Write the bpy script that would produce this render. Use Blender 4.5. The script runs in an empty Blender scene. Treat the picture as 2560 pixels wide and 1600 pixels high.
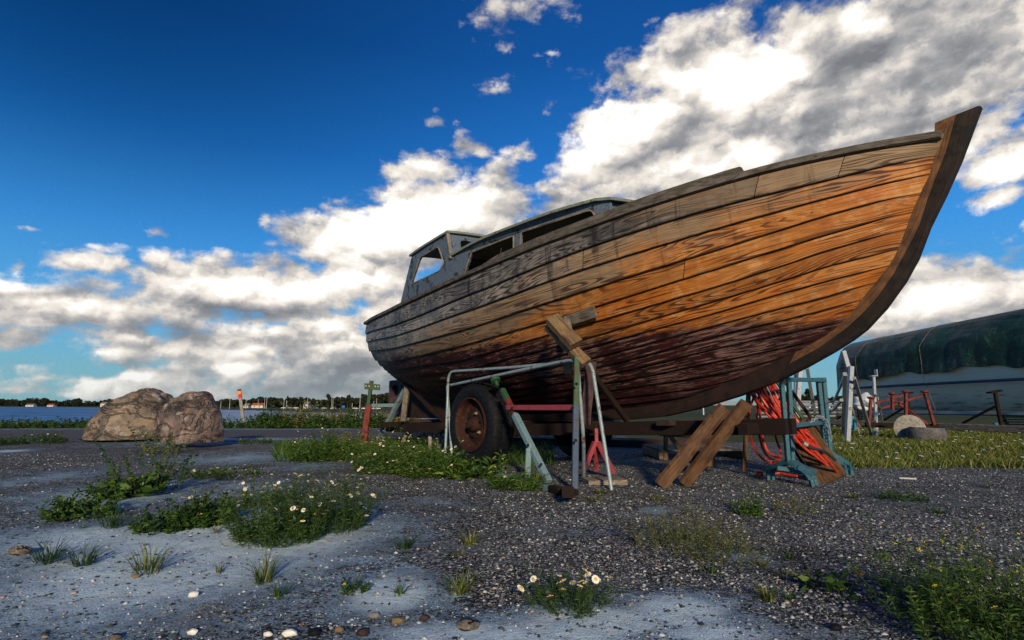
import bpy, math, random
import numpy as np
from mathutils import Vector, Matrix
random.seed(7); rng = np.random.default_rng(7)
sc = bpy.context.scene; col = sc.collection

# ------------------------------------------------------------------ camera
F = 1422.2; CH = 0.70; TH = math.atan(212 / F)       # focal length in photo pixels, camera height, pitch
cam = bpy.data.cameras.new("camera"); camo = bpy.data.objects.new("camera", cam); col.objects.link(camo)
cam.lens = 36 * F / 2560; cam.sensor_width = 36; cam.clip_start = .05; cam.clip_end = 5000
camo.location = (0, 0, CH); camo.rotation_euler = (math.pi / 2 + TH, 0, 0); sc.camera = camo
sc.view_settings.view_transform = 'Standard'; sc.view_settings.look = 'None'
sc.view_settings.exposure = 0.0; sc.view_settings.gamma = 1
sc.render.resolution_x = 2560; sc.render.resolution_y = 1600

def ray(px, py):
    u = (px - 1280) / F; v = (800 - py) / F
    return np.array([u, math.cos(TH) - v * math.sin(TH), math.sin(TH) + v * math.cos(TH)])
def G(px, py, z=0.0):
    r = ray(px, py); t = (z - CH) / r[2]; return np.array([0, 0, CH]) + r * t
def AT(px, py, Y):
    r = ray(px, py); return np.array([0, 0, CH]) + r * (Y / r[1])

# ------------------------------------------------------------------ sun
SUN_EL = math.radians(17); SUN_AZ = math.atan2(.10, -.96)      # azimuth of the sun, from +Y towards +X
sd = Vector((math.sin(SUN_AZ) * math.cos(SUN_EL), math.cos(SUN_AZ) * math.cos(SUN_EL), math.sin(SUN_EL)))
sun = bpy.data.lights.new("sun", 'SUN'); suno = bpy.data.objects.new("sun", sun); col.objects.link(suno)
sun.energy = 3.9; sun.angle = math.radians(4); sun.color = (1, .78, .50)
suno.rotation_euler = sd.to_track_quat('Z', 'Y').to_euler()

# ------------------------------------------------------------------ node helper
class NT:
    def __init__(s, tree): s.t = tree; s.n = tree.nodes; s.l = tree.links
    def add(s, typ, **kw):
        n = s.n.new(typ)
        for k, v in kw.items(): setattr(n, k, v)
        return n
    def put(s, sock, v):
        if v is None: return
        if isinstance(v, bpy.types.NodeSocket): s.l.new(v, sock)
        else:
            if isinstance(v, (tuple, list)) and len(v) == 3 and len(sock.default_value) == 4: v = (*v, 1)
            sock.default_value = v
    def m(s, op, a, b=None, c=None, clamp=False):
        n = s.add('ShaderNodeMath', operation=op, use_clamp=clamp)
        s.put(n.inputs[0], a)
        if b is not None: s.put(n.inputs[1], b)
        if c is not None: s.put(n.inputs[2], c)
        return n.outputs[0]
    def vm(s, op, a, b=None, c=None):
        n = s.add('ShaderNodeVectorMath', operation=op); s.put(n.inputs[0], a)
        if b is not None: s.put(n.inputs['Scale'] if op == 'SCALE' else n.inputs[1], b)
        if c is not None: s.put(n.inputs[2], c)
        return n.outputs['Value'] if op in ('LENGTH', 'DOT_PRODUCT', 'DISTANCE') else n.outputs[0]
    def noise(s, vec, scale, detail=4, rough=.55, dist=0.0, out=0):
        n = s.add('ShaderNodeTexNoise'); s.put(n.inputs['Vector'], vec); n.inputs['Scale'].default_value = scale
        n.inputs['Detail'].default_value = detail; n.inputs['Roughness'].default_value = rough
        n.inputs['Distortion'].default_value = dist; return n.outputs[out]
    def vor(s, vec, scale, feature='F1', out='Distance', rand=1.0):
        n = s.add('ShaderNodeTexVoronoi', feature=feature); s.put(n.inputs['Vector'], vec)
        n.inputs['Scale'].default_value = scale; n.inputs['Randomness'].default_value = rand; return n.outputs[out]
    def ramp(s, fac, stops, interp='LINEAR'):
        n = s.add('ShaderNodeValToRGB'); r = n.color_ramp; r.interpolation = interp
        while len(r.elements) < len(stops): r.elements.new(.5)
        for e, (p, c) in zip(r.elements, stops):
            e.position = p; e.color = (c, c, c, 1) if isinstance(c, (int, float)) else (*c, 1)
        s.put(n.inputs[0], fac); return n.outputs[0]
    def mix(s, f, a, b, mode='MIX'):
        n = s.add('ShaderNodeMix', data_type='RGBA', blend_type=mode); s.put(n.inputs[0], f)
        s.put(n.inputs[6], a); s.put(n.inputs[7], b); return n.outputs[2]
    def ss(s, v, a, b, lo=0.0, hi=1.0):
        n = s.add('ShaderNodeMapRange', interpolation_type='SMOOTHSTEP'); s.put(n.inputs[0], v)
        n.inputs[1].default_value = a; n.inputs[2].default_value = b; n.inputs[3].default_value = lo; n.inputs[4].default_value = hi
        return n.outputs[0]
    def attr(s, name, out='Vector'):
        n = s.add('ShaderNodeAttribute', attribute_name=name); return n.outputs[out]
    def bump(s, h, strength=.5, dist=.01, normal=None):
        n = s.add('ShaderNodeBump'); n.inputs['Strength'].default_value = strength; n.inputs['Distance'].default_value = dist
        s.put(n.inputs['Height'], h)
        if normal is not None: s.l.new(normal, n.inputs['Normal'])
        return n.outputs[0]
    def sep(s, v):
        n = s.add('ShaderNodeSeparateXYZ'); s.put(n.inputs[0], v); return n.outputs
    def comb(s, x=0, y=0, z=0):
        n = s.add('ShaderNodeCombineXYZ'); s.put(n.inputs[0], x); s.put(n.inputs[1], y); s.put(n.inputs[2], z); return n.outputs[0]

# ------------------------------------------------------------------ sky: real sky colour plus cloud banks by azimuth / elevation
world = bpy.data.worlds.new("World"); sc.world = world; world.use_nodes = True
world.node_tree.nodes.clear(); N = NT(world.node_tree)
def azel(px, py):
    r = ray(px, py); r = r / np.linalg.norm(r); return math.atan2(r[0], r[1]), math.asin(r[2])
# (px, py, half width, half height, weight) of the cloud masses
CL = [(420,960,420,48,.72),(760,975,360,55,.95),(80,935,160,22,.5),(620,930,300,50,.8),(900,915,200,70,.9),(120,985,300,20,.45),(-100,760,420,110,1.05),(180,775,300,100,1.0),(480,740,200,95,1.0),(700,740,260,100,1.15),(560,690,160,60,.9),(880,720,170,85,1.0),(960,780,160,90,.85),
 (60,850,260,60,.85),(330,880,210,70,.9),(560,880,260,110,1.0),(800,880,260,120,1.0),(1000,940,300,110,.95),(720,960,300,70,.8),(260,830,260,50,.75),
 (880,600,190,85,1.25),(1060,570,200,110,1.25),(1200,540,190,95,1.15),(980,540,110,50,1.0),(1320,575,150,70,.8),(800,560,75,42,.9),(960,640,130,70,.8),
 (1080,415,105,42,.85),(1165,370,75,34,.8),(1010,430,60,30,.7),(1250,440,90,45,.62),(1300,390,60,40,.45),
 (215,650,150,42,.82),(230,615,90,26,.65),(420,580,45,22,.62),(40,556,70,15,.6),(30,650,60,30,.6),(450,670,120,50,.6),(130,600,60,12,.4),
 (1245,30,90,60,.36),(1290,20,110,40,.30),(1240,235,50,22,.25),(1090,310,40,22,.36),(1360,260,30,30,.34),
 (1500,430,160,110,1.2),(1440,520,140,95,1.1),(1600,330,190,150,1.25),(1640,180,110,85,1.0),(1720,150,150,100,1.0),(1570,230,70,90,.85),
 (1850,260,270,210,1.4),(1790,130,110,60,.9),(2000,140,170,110,1.15),(2080,60,110,80,.9),(2150,260,330,220,1.5),(2330,110,270,170,1.5),(2540,60,270,190,1.5),
 (1700,430,260,130,1.3),(2000,420,300,170,1.2),(2300,330,200,110,1.1),(2470,220,170,60,1.0),(1860,70,70,30,.5),
 (2640,330,150,70,.8),(2530,400,120,75,.85),(2490,495,110,34,.8),(2430,450,60,30,.5),
 (2330,730,240,105,1.25),(2560,770,260,90,1.1),(2200,800,240,110,1.0),(2400,860,420,100,1.0),(2330,640,90,22,.5),(2520,640,110,40,.55),(2100,700,120,110,.8),
 (2800,500,200,300,1.0),(3000,200,400,400,1.2)]
BR = [(900,590,150,62,1.0),(1040,560,140,85,1.0),(1180,520,110,60,.8),(1860,190,130,110,1.1),(1620,310,90,70,.75),(1500,330,80,110,.7),(1440,400,90,70,.6),
 (650,715,230,42,.9),(880,700,110,50,.7),(2360,735,130,45,1.1),(200,770,170,26,.6),(230,880,120,18,.6),(620,870,60,22,.6),(600,915,60,14,.6),(340,940,60,12,.4),
 (2500,430,70,60,.7),(2500,500,90,25,.7),(1890,385,50,38,.8),(1660,160,70,50,.5),(2130,60,50,50,.4),(1720,420,200,60,.35),(2200,60,60,40,.4),(60,700,120,30,.6),(1070,400,70,22,.5),(840,830,90,20,.5)]
DK = [(1980,300,180,70,.6),(2180,170,230,90,.6),(2080,410,180,50,.45),(1700,370,120,60,.55),(2440,280,180,50,.45),(2450,120,150,90,.35),(640,780,190,26,.8),(990,650,150,42,.75),(1130,640,110,50,.6),
 (330,810,200,30,.55),(880,930,240,60,.55),(640,850,150,22,.4),(80,735,130,18,.5),(2250,880,320,60,.7),(2500,820,170,50,.5),(1560,420,70,40,.4),(1000,850,120,40,.4),(430,930,170,20,.5),(760,975,330,40,.55),(900,930,150,50,.4)]
tc = N.add('ShaderNodeTexCoord'); dirv = N.vm('NORMALIZE', tc.outputs['Generated'])
X, Y, Z = N.sep(dirv)[:]
az = N.m('ARCTAN2', X, Y); el = N.m('ARCSINE', Z); cv = N.comb(az, el, 0)
wob = N.vm('MULTIPLY', N.vm('SUBTRACT', N.noise(dirv, 9, 3, .6, out=1), (.5, .5, .5)), (.09, .05, 0))
cvw = N.vm('ADD', cv, wob)
def field(L, vec, mode='MAXIMUM'):
    acc = None
    for (px, py, hw, hh, w_) in L:
        a, e = azel(px, py); f = F / (1 + ((px - 1280) / F) ** 2) ** -.5
        g = 1 + ((px - 1280) / F) ** 2; rx = hw / F / g * 1.25 * (1 if abs(e) < .4 else 1.15); ry = hh / F / math.sqrt(g) * 1.25
        v = N.vm('MULTIPLY_ADD', vec, (1 / rx, 1 / ry, 0), (-a / rx, -e / ry, 0))
        b = N.m('MULTIPLY_ADD', N.vm('LENGTH', v), -w_, w_)
        if mode == 'ADD': b = N.m('MAXIMUM', b, 0.0)
        acc = b if acc is None else N.m(mode, acc, b)
    return acc
fc = N.m('MAXIMUM', field(CL, cvw), -1.0)
fb = field(BR, cvw, 'ADD'); fd = field(DK, cvw, 'ADD')
pp = N.vm('MULTIPLY', dirv, (1, 1, 2.1))
n1 = N.noise(pp, 6.0, 9, .56, .3)
n1o = N.noise(N.vm('ADD', pp, (-.02, 0, .06)), 6.0, 5, .5, .3)
n2 = N.noise(pp, 24, 6, .6)
n3 = N.noise(N.vm('MULTIPLY', dirv, (1, 1, 5)), 16, 6, .6)
wv = N.vm('ADD', N.vm('MULTIPLY', dirv, (1, 1, 1.5)), N.vm('SCALE', N.vm('SUBTRACT', N.noise(dirv, 14, 5, .65, out=1), (.5, .5, .5)), .10))
p1_ = N.vor(wv, 13); p2_ = N.vor(wv, 31); p3_ = N.vor(N.vm('ADD', wv, (-.012, 0, .028)), 13); p4_ = N.vor(N.vm('ADD', wv, (-.006, 0, .014)), 31)
puff = N.m('ADD', N.m('MULTIPLY', N.m('SUBTRACT', .42, p1_), .55), N.m('MULTIPLY', N.m('SUBTRACT', .42, p2_), .28))
lit = N.m('ADD', N.m('MULTIPLY', N.m('SUBTRACT', p3_, p1_), .6), N.m('MULTIPLY', N.m('SUBTRACT', p4_, p2_), .32))
cover = N.m('ADD', N.m('ADD', fc, puff), N.m('MULTIPLY', N.m('SUBTRACT', n1, .5), 1.5))
cover = N.m('ADD', cover, N.m('MULTIPLY', N.m('SUBTRACT', n2, .5), .55))
alpha = N.ss(cover, .08, .50)
relief = N.m('MULTIPLY', N.m('SUBTRACT', n1, n1o), 1.3)
sh = N.m('ADD', N.m('ADD', N.m('ADD', .56, lit), relief), N.m('SUBTRACT', N.m('MULTIPLY', fb, .85), N.m('MULTIPLY', fd, .55)))
sh = N.m('ADD', sh, N.m('MULTIPLY', N.m('SUBTRACT', n2, .5), .30))
sh = N.m('ADD', sh, N.m('MULTIPLY', N.m('SUBTRACT', n3, .5), .30))
# tall cloud cores are greyer below their sunlit rims
sh = N.m('SUBTRACT', sh, N.m('MULTIPLY', N.ss(cover, .9, 1.9), .08))
sh = N.m('ADD', sh, N.m('MULTIPLY', N.m('SUBTRACT', N.noise(pp, 3.2, 4, .55), .5), .45))
ccol = N.ramp(sh, [(0.0, (.20, .21, .23)), (.28, (.32, .325, .34)), (.5, (.50, .485, .48)), (.72, (.80, .74, .67)), (.90, (1.0, .95, .88)), (1.0, (1.15, 1.1, 1.05))])
low = N.ss(el, .0, .11, 1.0, 0.0)
ccol = N.mix(N.m('MULTIPLY', low, .75), ccol, N.mix(.5, ccol, (.30, .40, .44)), 'MIX')
skyc = N.ramp(N.m('DIVIDE', el, 1.2), [(0.0, (.22, .40, .43)), (.05, (.17, .38, .46)), (.11, (.095, .36, .62)), (.22, (.045, .27, .66)), (.34, (.014, .155, .50)), (.48, (.004, .075, .29)), (.66, (.002, .038, .17)), (1, (.002, .02, .10))])
sky = N.add('ShaderNodeTexSky', sky_type='NISHITA'); sky.sun_disc = False; sky.sun_elevation = SUN_EL; sky.sun_rotation = SUN_AZ
skyN = N.vm('MULTIPLY', sky.outputs[0], (.003, .010, .022))
skyc = N.vm('ADD', skyc, skyN)
# the clear part of the sky deepens away from the cloud bank, to the left
dk = N.m('MULTIPLY', N.ss(az, .25, -.75), N.ss(el, .10, .52))
skyc = N.mix(N.m('MULTIPLY', dk, .92), skyc, N.vm('MULTIPLY', skyc, (.2, .38, .42)))
skyc = N.vm('MULTIPLY', skyc, N.comb(*[N.m('ADD', .94, N.m('MULTIPLY', N.noise(dirv, 300, 1), .12))] * 3))
fin = N.mix(alpha, skyc, ccol)
below = N.ss(el, -.02, 0.0)
fin = N.mix(below, (.05, .055, .06), fin)
bg = N.add('ShaderNodeBackground'); N.put(bg.inputs[0], fin); bg.inputs[1].default_value = 1.0
wo = N.add('ShaderNodeOutputWorld'); N.l.new(bg.outputs[0], wo.inputs[0])
try: world.cycles.sampling_method = 'MANUAL'; world.cycles.sample_map_resolution = 512
except Exception: pass

# ------------------------------------------------------------------ materials
def material(name, build, rough=.8, metal=0.0, spec=.3):
    m = bpy.data.materials.new(name); m.use_nodes = True; t = m.node_tree; t.nodes.clear(); K = NT(t)
    b = K.add('ShaderNodeBsdfPrincipled'); o = K.add('ShaderNodeOutputMaterial'); K.l.new(b.outputs[0], o.inputs[0])
    b.inputs['Roughness'].default_value = rough; b.inputs['Metallic'].default_value = metal
    b.inputs['Specular IOR Level'].default_value = spec
    r = build(K, b)
    if r is not None: K.put(b.inputs['Base Color'], r)
    return m
def obj_co(K): return K.add('ShaderNodeTexCoord').outputs['Object']
def pos_co(K): return K.add('ShaderNodeNewGeometry').outputs['Position']

def hull_wood(K, b):
    g = K.attr('gr'); u, v, r = K.sep(g)[:]; age = K.attr('age', 'Fac'); lap = K.attr('lap', 'Fac')  # age: grey weathering, and low values for the painted warm bow glow
    P = pos_co(K); z = K.sep(P)[2]
    base = K.comb(K.m('MULTIPLY_ADD', u, .62, K.m('MULTIPLY', r, 37.0)), K.m('MULTIPLY_ADD', v, 6.4, K.m('MULTIPLY', r, 11.0)), K.m('MULTIPLY', r, 5.0))
    n = K.noise(base, 1.0, 2.5, .5, .35)
    ring = K.m('FRACT', K.m('MULTIPLY', n, 19.0))
    figure = K.ss(K.noise(K.comb(K.m('MULTIPLY', u, .8), K.m('MULTIPLY', v, 6.0), K.m('MULTIPLY', r, 9.0)), 1.0, 2, .5), .38, .58)
    ringc = K.m('MULTIPLY', K.ramp(ring, [(0, .0), (.45, .08), (.72, 1.0), (.92, .95), (1, 0)]), K.m('MULTIPLY_ADD', figure, .72, .28))
    fine = K.noise(K.comb(K.m('MULTIPLY', u, 4.0), K.m('MULTIPLY', v, 130.0), r), 1.0, 3, .6)
    blot = K.noise(K.comb(K.m('MULTIPLY', u, 1.3), K.m('MULTIPLY', v, 4.0), K.m('MULTIPLY', r, 20.0)), 1.0, 5, .65)
    blot2 = K.noise(P, 2.6, 5, .65); blot3 = K.noise(P, 9, 4, .65)
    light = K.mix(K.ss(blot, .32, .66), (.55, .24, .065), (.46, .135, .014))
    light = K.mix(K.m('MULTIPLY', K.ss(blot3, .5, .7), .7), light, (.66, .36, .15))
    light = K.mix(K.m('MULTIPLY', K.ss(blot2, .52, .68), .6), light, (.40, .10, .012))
    dark = K.mix(K.ss(blot, .3, .7), (.13, .038, .010), (.09, .022, .005))
    wood = K.mix(ringc, light, dark)
    gl = K.mix(K.ss(blot2, .38, .62), (.125, .125, .130), (.30, .275, .25)); gd = (.030, .027, .026)
    gl = K.mix(K.m('MULTIPLY', K.ss(blot3, .5, .66), .6), gl, (.05, .05, .055))
    grey = K.mix(ringc, gl, gd)
    tan = K.mix(ringc, K.mix(blot3, (.34, .24, .15), (.26, .17, .10)), (.075, .04, .022))
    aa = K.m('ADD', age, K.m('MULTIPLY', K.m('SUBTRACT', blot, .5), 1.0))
    c = K.mix(K.ss(aa, .22, .48), wood, tan); c = K.mix(K.ss(aa, .52, .85), c, grey)  # low mask values stay orange: the bow's warm glow painted as wood colour
    c = K.vm('SCALE', c, K.m('MULTIPLY_ADD', K.m('FRACT', K.m('MULTIPLY', r, 7.3)), .45, .72))
    c = K.mix(K.m('MULTIPLY', K.ss(fine, .45, .72), .6), c, K.vm('SCALE', c, .35))
    stain = K.noise(K.comb(K.m('MULTIPLY', u, 8.0), K.m('MULTIPLY', z, .7), 3.0), 1.0, 4, .7)
    c = K.mix(K.m('MULTIPLY', K.ss(stain, .55, .68), K.m('MULTIPLY_ADD', age, .85, .10)), c, (.018, .016, .017))
    nail = K.vor(K.comb(K.m('MULTIPLY', u, 4.5), K.m('MULTIPLY', v, 9.0), r), 1.0)
    c = K.mix(K.ss(nail, .06, .03), c, (.06, .025, .012))
    edge = K.m('ADD', z, K.m('MULTIPLY', K.m('SUBTRACT', K.noise(K.comb(K.m('MULTIPLY', u, 2.0), K.m('MULTIPLY', v, 8.0), r), 1.0, 7, .75), .5), .36))
    bot = K.ss(edge, 1.42, 1.30)
    fl = K.noise(K.comb(K.m('MULTIPLY', u, 5.0), K.m('MULTIPLY', v, 38.0), r), 1.0, 7, .72, .4)
    fl2 = K.noise(P, 1.5, 3, .55); fwdm = K.ss(u, 5.2, 7.4)
    flake = K.ss(K.m('ADD', fl, K.m('ADD', K.m('MULTIPLY', K.m('SUBTRACT', fl2, .5), .45), K.m('MULTIPLY', fwdm, .06))), .555, .62)
    paint = K.mix(K.ss(K.noise(P, 6, 5, .65), .35, .62), (.014, .004, .005), (.058, .010, .012))
    paint = K.mix(K.m('MULTIPLY', ringc, .5), paint, (.010, .004, .004))
    pc = K.mix(K.m('MULTIPLY', flake, .8), paint, K.mix(fl2, (.30, .16, .15), (.24, .15, .13)))
    pc = K.mix(K.m('MULTIPLY', K.ss(fine, .42, .62), .75), pc, (.010, .006, .006))
    c = K.mix(bot, c, pc)
    # lap shadows painted dark along the plank edges, together with grime
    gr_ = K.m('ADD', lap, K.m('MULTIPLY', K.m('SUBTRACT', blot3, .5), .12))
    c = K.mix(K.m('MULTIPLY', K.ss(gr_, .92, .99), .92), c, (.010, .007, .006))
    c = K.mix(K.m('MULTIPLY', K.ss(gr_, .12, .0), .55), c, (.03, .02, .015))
    K.put(b.inputs['Roughness'], K.m('MULTIPLY_ADD', ringc, .2, .5))
    h = K.m('ADD', K.m('MULTIPLY', ringc, -.6), K.m('ADD', K.m('MULTIPLY', fine, .5), K.m('MULTIPLY', K.m('MULTIPLY', flake, bot), .9)))
    K.l.new(K.bump(h, .7, .004), b.inputs['Normal']); return c

def wood(c1, c2, dark=(.03, .02, .015), ringamt=.7, green=None):
    def f(K, b):
        g = K.attr('gr'); u, v, r = K.sep(g)[:]
        n = K.noise(K.comb(K.m('MULTIPLY_ADD', u, 1.2, K.m('MULTIPLY', r, 31.0)), K.m('MULTIPLY', v, 9.0), r), 1, 2, .5, .3)
        ring = K.ramp(K.m('FRACT', K.m('MULTIPLY', n, 11.0)), [(0, 0.0), (.6, .2), (.85, 1.0), (1, 0.0)])
        fine = K.noise(K.comb(K.m('MULTIPLY', u, 4.0), K.m('MULTIPLY', v, 120.0), r), 1, 3, .6)
        bl = K.noise(pos_co(K), 9, 5, .65)
        c = K.mix(K.ss(bl, .35, .65), c1, c2)
        c = K.mix(K.m('MULTIPLY', ring, ringamt), c, dark)
        c = K.mix(K.m('MULTIPLY', K.ss(fine, .45, .75), .7), c, dark)
        if green: c = K.mix(K.m('MULTIPLY', K.ss(K.noise(pos_co(K), 5, 4), .5, .65), .6), c, green)
        K.l.new(K.bump(K.m('ADD', ring, fine), .5, .003), b.inputs['Normal']); return c
    return f
def painted(c1, rust=(.16, .05, .02), amt=.5, c2=None, sc_=14):
    def f(K, b):
        p = pos_co(K); n = K.noise(p, sc_, 6, .7); n2 = K.noise(p, 60, 4, .6); n3 = K.noise(p, 3.5, 3, .5)
        c = K.mix(K.ss(n2, .3, .7), c1, c2 or tuple(x * .68 for x in c1))
        c = K.mix(K.ss(K.m('ADD', n, K.m('MULTIPLY', K.m('SUBTRACT', n3, .5), .4)), .72 - amt * .3, .80 - amt * .3), c, K.mix(n2, rust, tuple(x * .4 for x in rust)))
        K.l.new(K.bump(K.m('ADD', n, n2), .35, .003), b.inputs['Normal']); return c
    return f
def stone_m(K, b, tint=(.31, .25, .19), lo=(.085, .08, .08)):
    p = obj_co(K); n = K.noise(p, 2.2, 7, .65, .8); n2 = K.noise(p, 9, 8, .7); n3 = K.noise(K.vm('MULTIPLY', p, (1, 1.5, 3)), 3.0, 6, .7, .7)
    rg_ = K.m('ABSOLUTE', K.m('SUBTRACT', K.noise(K.vm('MULTIPLY', p, (1, 1.4, 2.2)), 1.4, 5, .6, .9), .5))
    orr = K.add('ShaderNodeObjectInfo').outputs['Random']; c = K.mix(K.ss(n, .36, .60), lo, tint)
    c = K.mix(K.m('MULTIPLY', K.ss(n3, .50, .66), .7), c, (.28, .16, .10)); c = K.mix(K.ss(n2, .5, .72), c, (.05, .045, .045))
    c = K.mix(K.m('MULTIPLY', K.ss(K.noise(p, 5, 6, .7), .56, .66), .75), c, (.40, .37, .33))
    c = K.mix(K.m('MULTIPLY', K.ss(rg_, .012, .0), .7), c, (.03, .024, .02))
    K.l.new(K.bump(K.m('ADD', K.m('ADD', K.m('MULTIPLY', n2, .6), K.m('MULTIPLY', n3, .8)), K.ss(rg_, 0, .03)), .9, .05), b.inputs['Normal']); return c
def leafy(c1, c2, c3=None):
    def f(K, b):
        r = K.add('ShaderNodeNewGeometry').outputs['Random Per Island']
        c = K.ramp(r, [(0, c1), (.6, c2), (1, c3 or c2)])
        b.inputs['Subsurface Weight'].default_value = 0
        return c
    return f
def flat(c, var=.25, scale=8):
    def f(K, b):
        n = K.noise(pos_co(K), scale, 5, .65)
        return K.mix(K.ss(n, .3, .7), tuple(x * (1 - var) for x in c), tuple(min(1, x * (1 + var)) for x in c))
    return f

def ground_m(K, b):
    p = pos_co(K); sand = K.attr('sand', 'Fac'); turf = K.attr('turf', 'Fac')
    # small stones at two sizes
    q = K.vm('ADD', p, K.vm('SCALE', K.noise(p, 25, 2, out=1), .02))
    n = K.add('ShaderNodeTexVoronoi', feature='F1'); K.put(n.inputs['Vector'], q); n.inputs['Scale'].default_value = 95
    d1 = n.outputs['Distance']; rc = K.sep(n.outputs['Color'])
    n_b = K.add('ShaderNodeTexVoronoi', feature='F1'); K.put(n_b.inputs['Vector'], q); n_b.inputs['Scale'].default_value = 50
    d2 = n_b.outputs['Distance']; rb = K.sep(n_b.outputs['Color'])
    big = K.m('GREATER_THAN', rb[2], .62)
    tone = K.mix(big, rc[0], rb[0]); tone = K.m('ADD', tone, 0)
    d = K.add('ShaderNodeMix'); K.put(d.inputs[0], big); K.put(d.inputs[2], K.m('MULTIPLY', d1, 1.0)); K.put(d.inputs[3], d2); dd = d.outputs[0]
    grav = K.ramp(tone, [(0, (.018, .023, .029)), (.26, (.055, .068, .080)), (.45, (.14, .165, .185)), (.66, (.31, .35, .38)), (.86, (.48, .51, .52)), (.95, (.28, .18, .12)), (1, (.66, .68, .69))])
    grav = K.mix(K.ss(dd, .35, .7), grav, (.010, .011, .015))
    g2 = K.noise(p, 2.3, 6, .65)
    grav = K.mix(K.ss(g2, .45, .72), grav, K.mix(.45, grav, (.22, .27, .33)))
    grav = K.mix(K.m('MULTIPLY', K.ss(K.noise(p, 1.1, 5, .6), .52, .66), .6), grav, K.vm('SCALE', grav, .45))
    # pale wind-blown sand with dark flecks and shell bits
    sn = K.noise(p, 14, 7, .7); s2 = K.noise(p, 160, 3, .6)
    sc1 = K.mix(K.ss(sn, .3, .7), (.22, .36, .50), (.50, .74, .93)); sc1 = K.mix(K.m('MULTIPLY', K.ss(K.noise(p, 1.3, 5, .6), .42, .62), .55), sc1, (.15, .21, .26))
    sc1 = K.mix(K.m('MULTIPLY', K.ss(K.noise(p, 4, 4), .5, .7), .5), sc1, (.30, .28, .28))
    sc1 = K.mix(K.m('MULTIPLY', K.ss(s2, .35, .6), .5), K.vm('SCALE', sc1, .62), sc1)
    fleck = K.m('MULTIPLY', K.ss(d1, .42, .28), K.m('GREATER_THAN', rc[1], K.m('MULTIPLY_ADD', K.ss(K.noise(p, 2.8, 7, .75), .34, .58), -.80, .78)))
    sc1 = K.mix(fleck, sc1, K.ramp(rc[2], [(0, (.015, .017, .022)), (.6, (.06, .06, .065)), (.85, (.14, .10, .08)), (1, (.7, .7, .72))]))
    mn = K.m('ADD', sand, K.m('ADD', K.m('MULTIPLY', K.m('SUBTRACT', K.noise(p, 3.2, 8, .75), .5), 1.6), K.m('MULTIPLY', K.m('SUBTRACT', K.noise(p, 45, 3, .6), .5), .6)))
    sc1 = K.mix(K.m('MULTIPLY', K.m('MULTIPLY', K.ss(sand, .65, 1.05), K.ss(sn, .2, .5)), .75), sc1, (.68, .88, .98))
    c = K.mix(K.ss(K.m('ADD', mn, K.m('MULTIPLY', K.m('SUBTRACT', rc[0], .5), .35)), .34, .62), grav, sc1)
    # turf and mossy earth
    tf = K.m('ADD', turf, K.m('MULTIPLY', K.m('SUBTRACT', K.noise(p, 2.2, 6, .7), .5), .9))
    tc_ = K.ramp(K.noise(p, 22, 6, .7), [(.25, (.018, .028, .010)), (.5, (.055, .075, .022)), (.72, (.15, .15, .05))])
    c = K.mix(K.ss(tf, .42, .62), c, tc_)
    far = K.attr('far', 'Fac'); c = K.mix(far, c, K.mix(K.noise(p, .05, 4), (.03, .05, .02), (.06, .08, .03)))
    sdm = K.ss(mn, .38, .60); h = K.m('ADD', K.m('MULTIPLY', K.m('MULTIPLY', K.m('SUBTRACT', 1, dd), .8), K.m('MULTIPLY_ADD', sdm, -.88, 1.0)), K.m('ADD', K.m('MULTIPLY', sn, .9), K.m('MULTIPLY', s2, .35)))
    K.l.new(K.bump(h, .8, .012), b.inputs['Normal']); return c
def water_m(K, b):
    p = pos_co(K)
    w1 = K.noise(K.vm('MULTIPLY', p, (.12, .22, 1)), 1.0, 7, .72); w2 = K.noise(K.vm('MULTIPLY', p, (.012, .05, 1)), 1.0, 4, .6)
    b.inputs['Roughness'].default_value = .45; b.inputs['Specular IOR Level'].default_value = .18
    K.l.new(K.bump(K.m('ADD', w1, w2), 1.0, .32), b.inputs['Normal'])
    px, py, pz = K.sep(p)[:]
    c = K.mix(K.ss(K.m('ADD', w1, K.m('MULTIPLY', w2, .6)), .70, .95), (.003, .045, .17), (.08, .34, .75))
    side = K.ss(K.m('DIVIDE', px, py), -.66, -.42)                # white glare on the water to the right, painted into its colour
    return K.mix(K.m('MULTIPLY', side, .75), c, K.mix(K.ss(w1, .4, .6), (.16, .26, .42), (.55, .62, .70)))
M = {}
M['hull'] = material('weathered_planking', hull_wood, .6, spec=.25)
M['greywood'] = material('grey_wood', wood((.13, .115, .10), (.23, .20, .17)))
M['railwood'] = material('rail_wood', wood((.085, .078, .07), (.17, .15, .13), green=(.06, .07, .05)))
M['stemwood'] = material('stem_wood', wood((.24, .11, .045), (.11, .055, .028), ringamt=.6))
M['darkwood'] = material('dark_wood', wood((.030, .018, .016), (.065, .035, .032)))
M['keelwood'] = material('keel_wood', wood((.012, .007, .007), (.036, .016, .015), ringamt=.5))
M['purplewood'] = material('flaked_red_wood', wood((.13, .075, .08), (.06, .03, .035), ringamt=.6))
M['propwood'] = material('prop_timber', wood((.20, .125, .065), (.27, .18, .095), green=(.16, .15, .08)))
M['beamwood'] = material('beam_timber', wood((.19, .10, .05), (.11, .062, .036), dark=(.04, .018, .01)))
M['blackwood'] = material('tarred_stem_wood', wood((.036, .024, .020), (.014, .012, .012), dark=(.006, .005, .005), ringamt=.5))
M['palewood'] = material('pale_wood', wood((.34, .30, .24), (.24, .21, .17)))
M['cabin'] = material('cabin_paint', painted((.14, .19, .245), (.05, .05, .048), .6, (.07, .095, .13), 7), .6)
M['rooftrim'] = material('roof_trim', painted((.26, .30, .24), (.10, .09, .05), .4, (.12, .14, .11)), .7)
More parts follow.
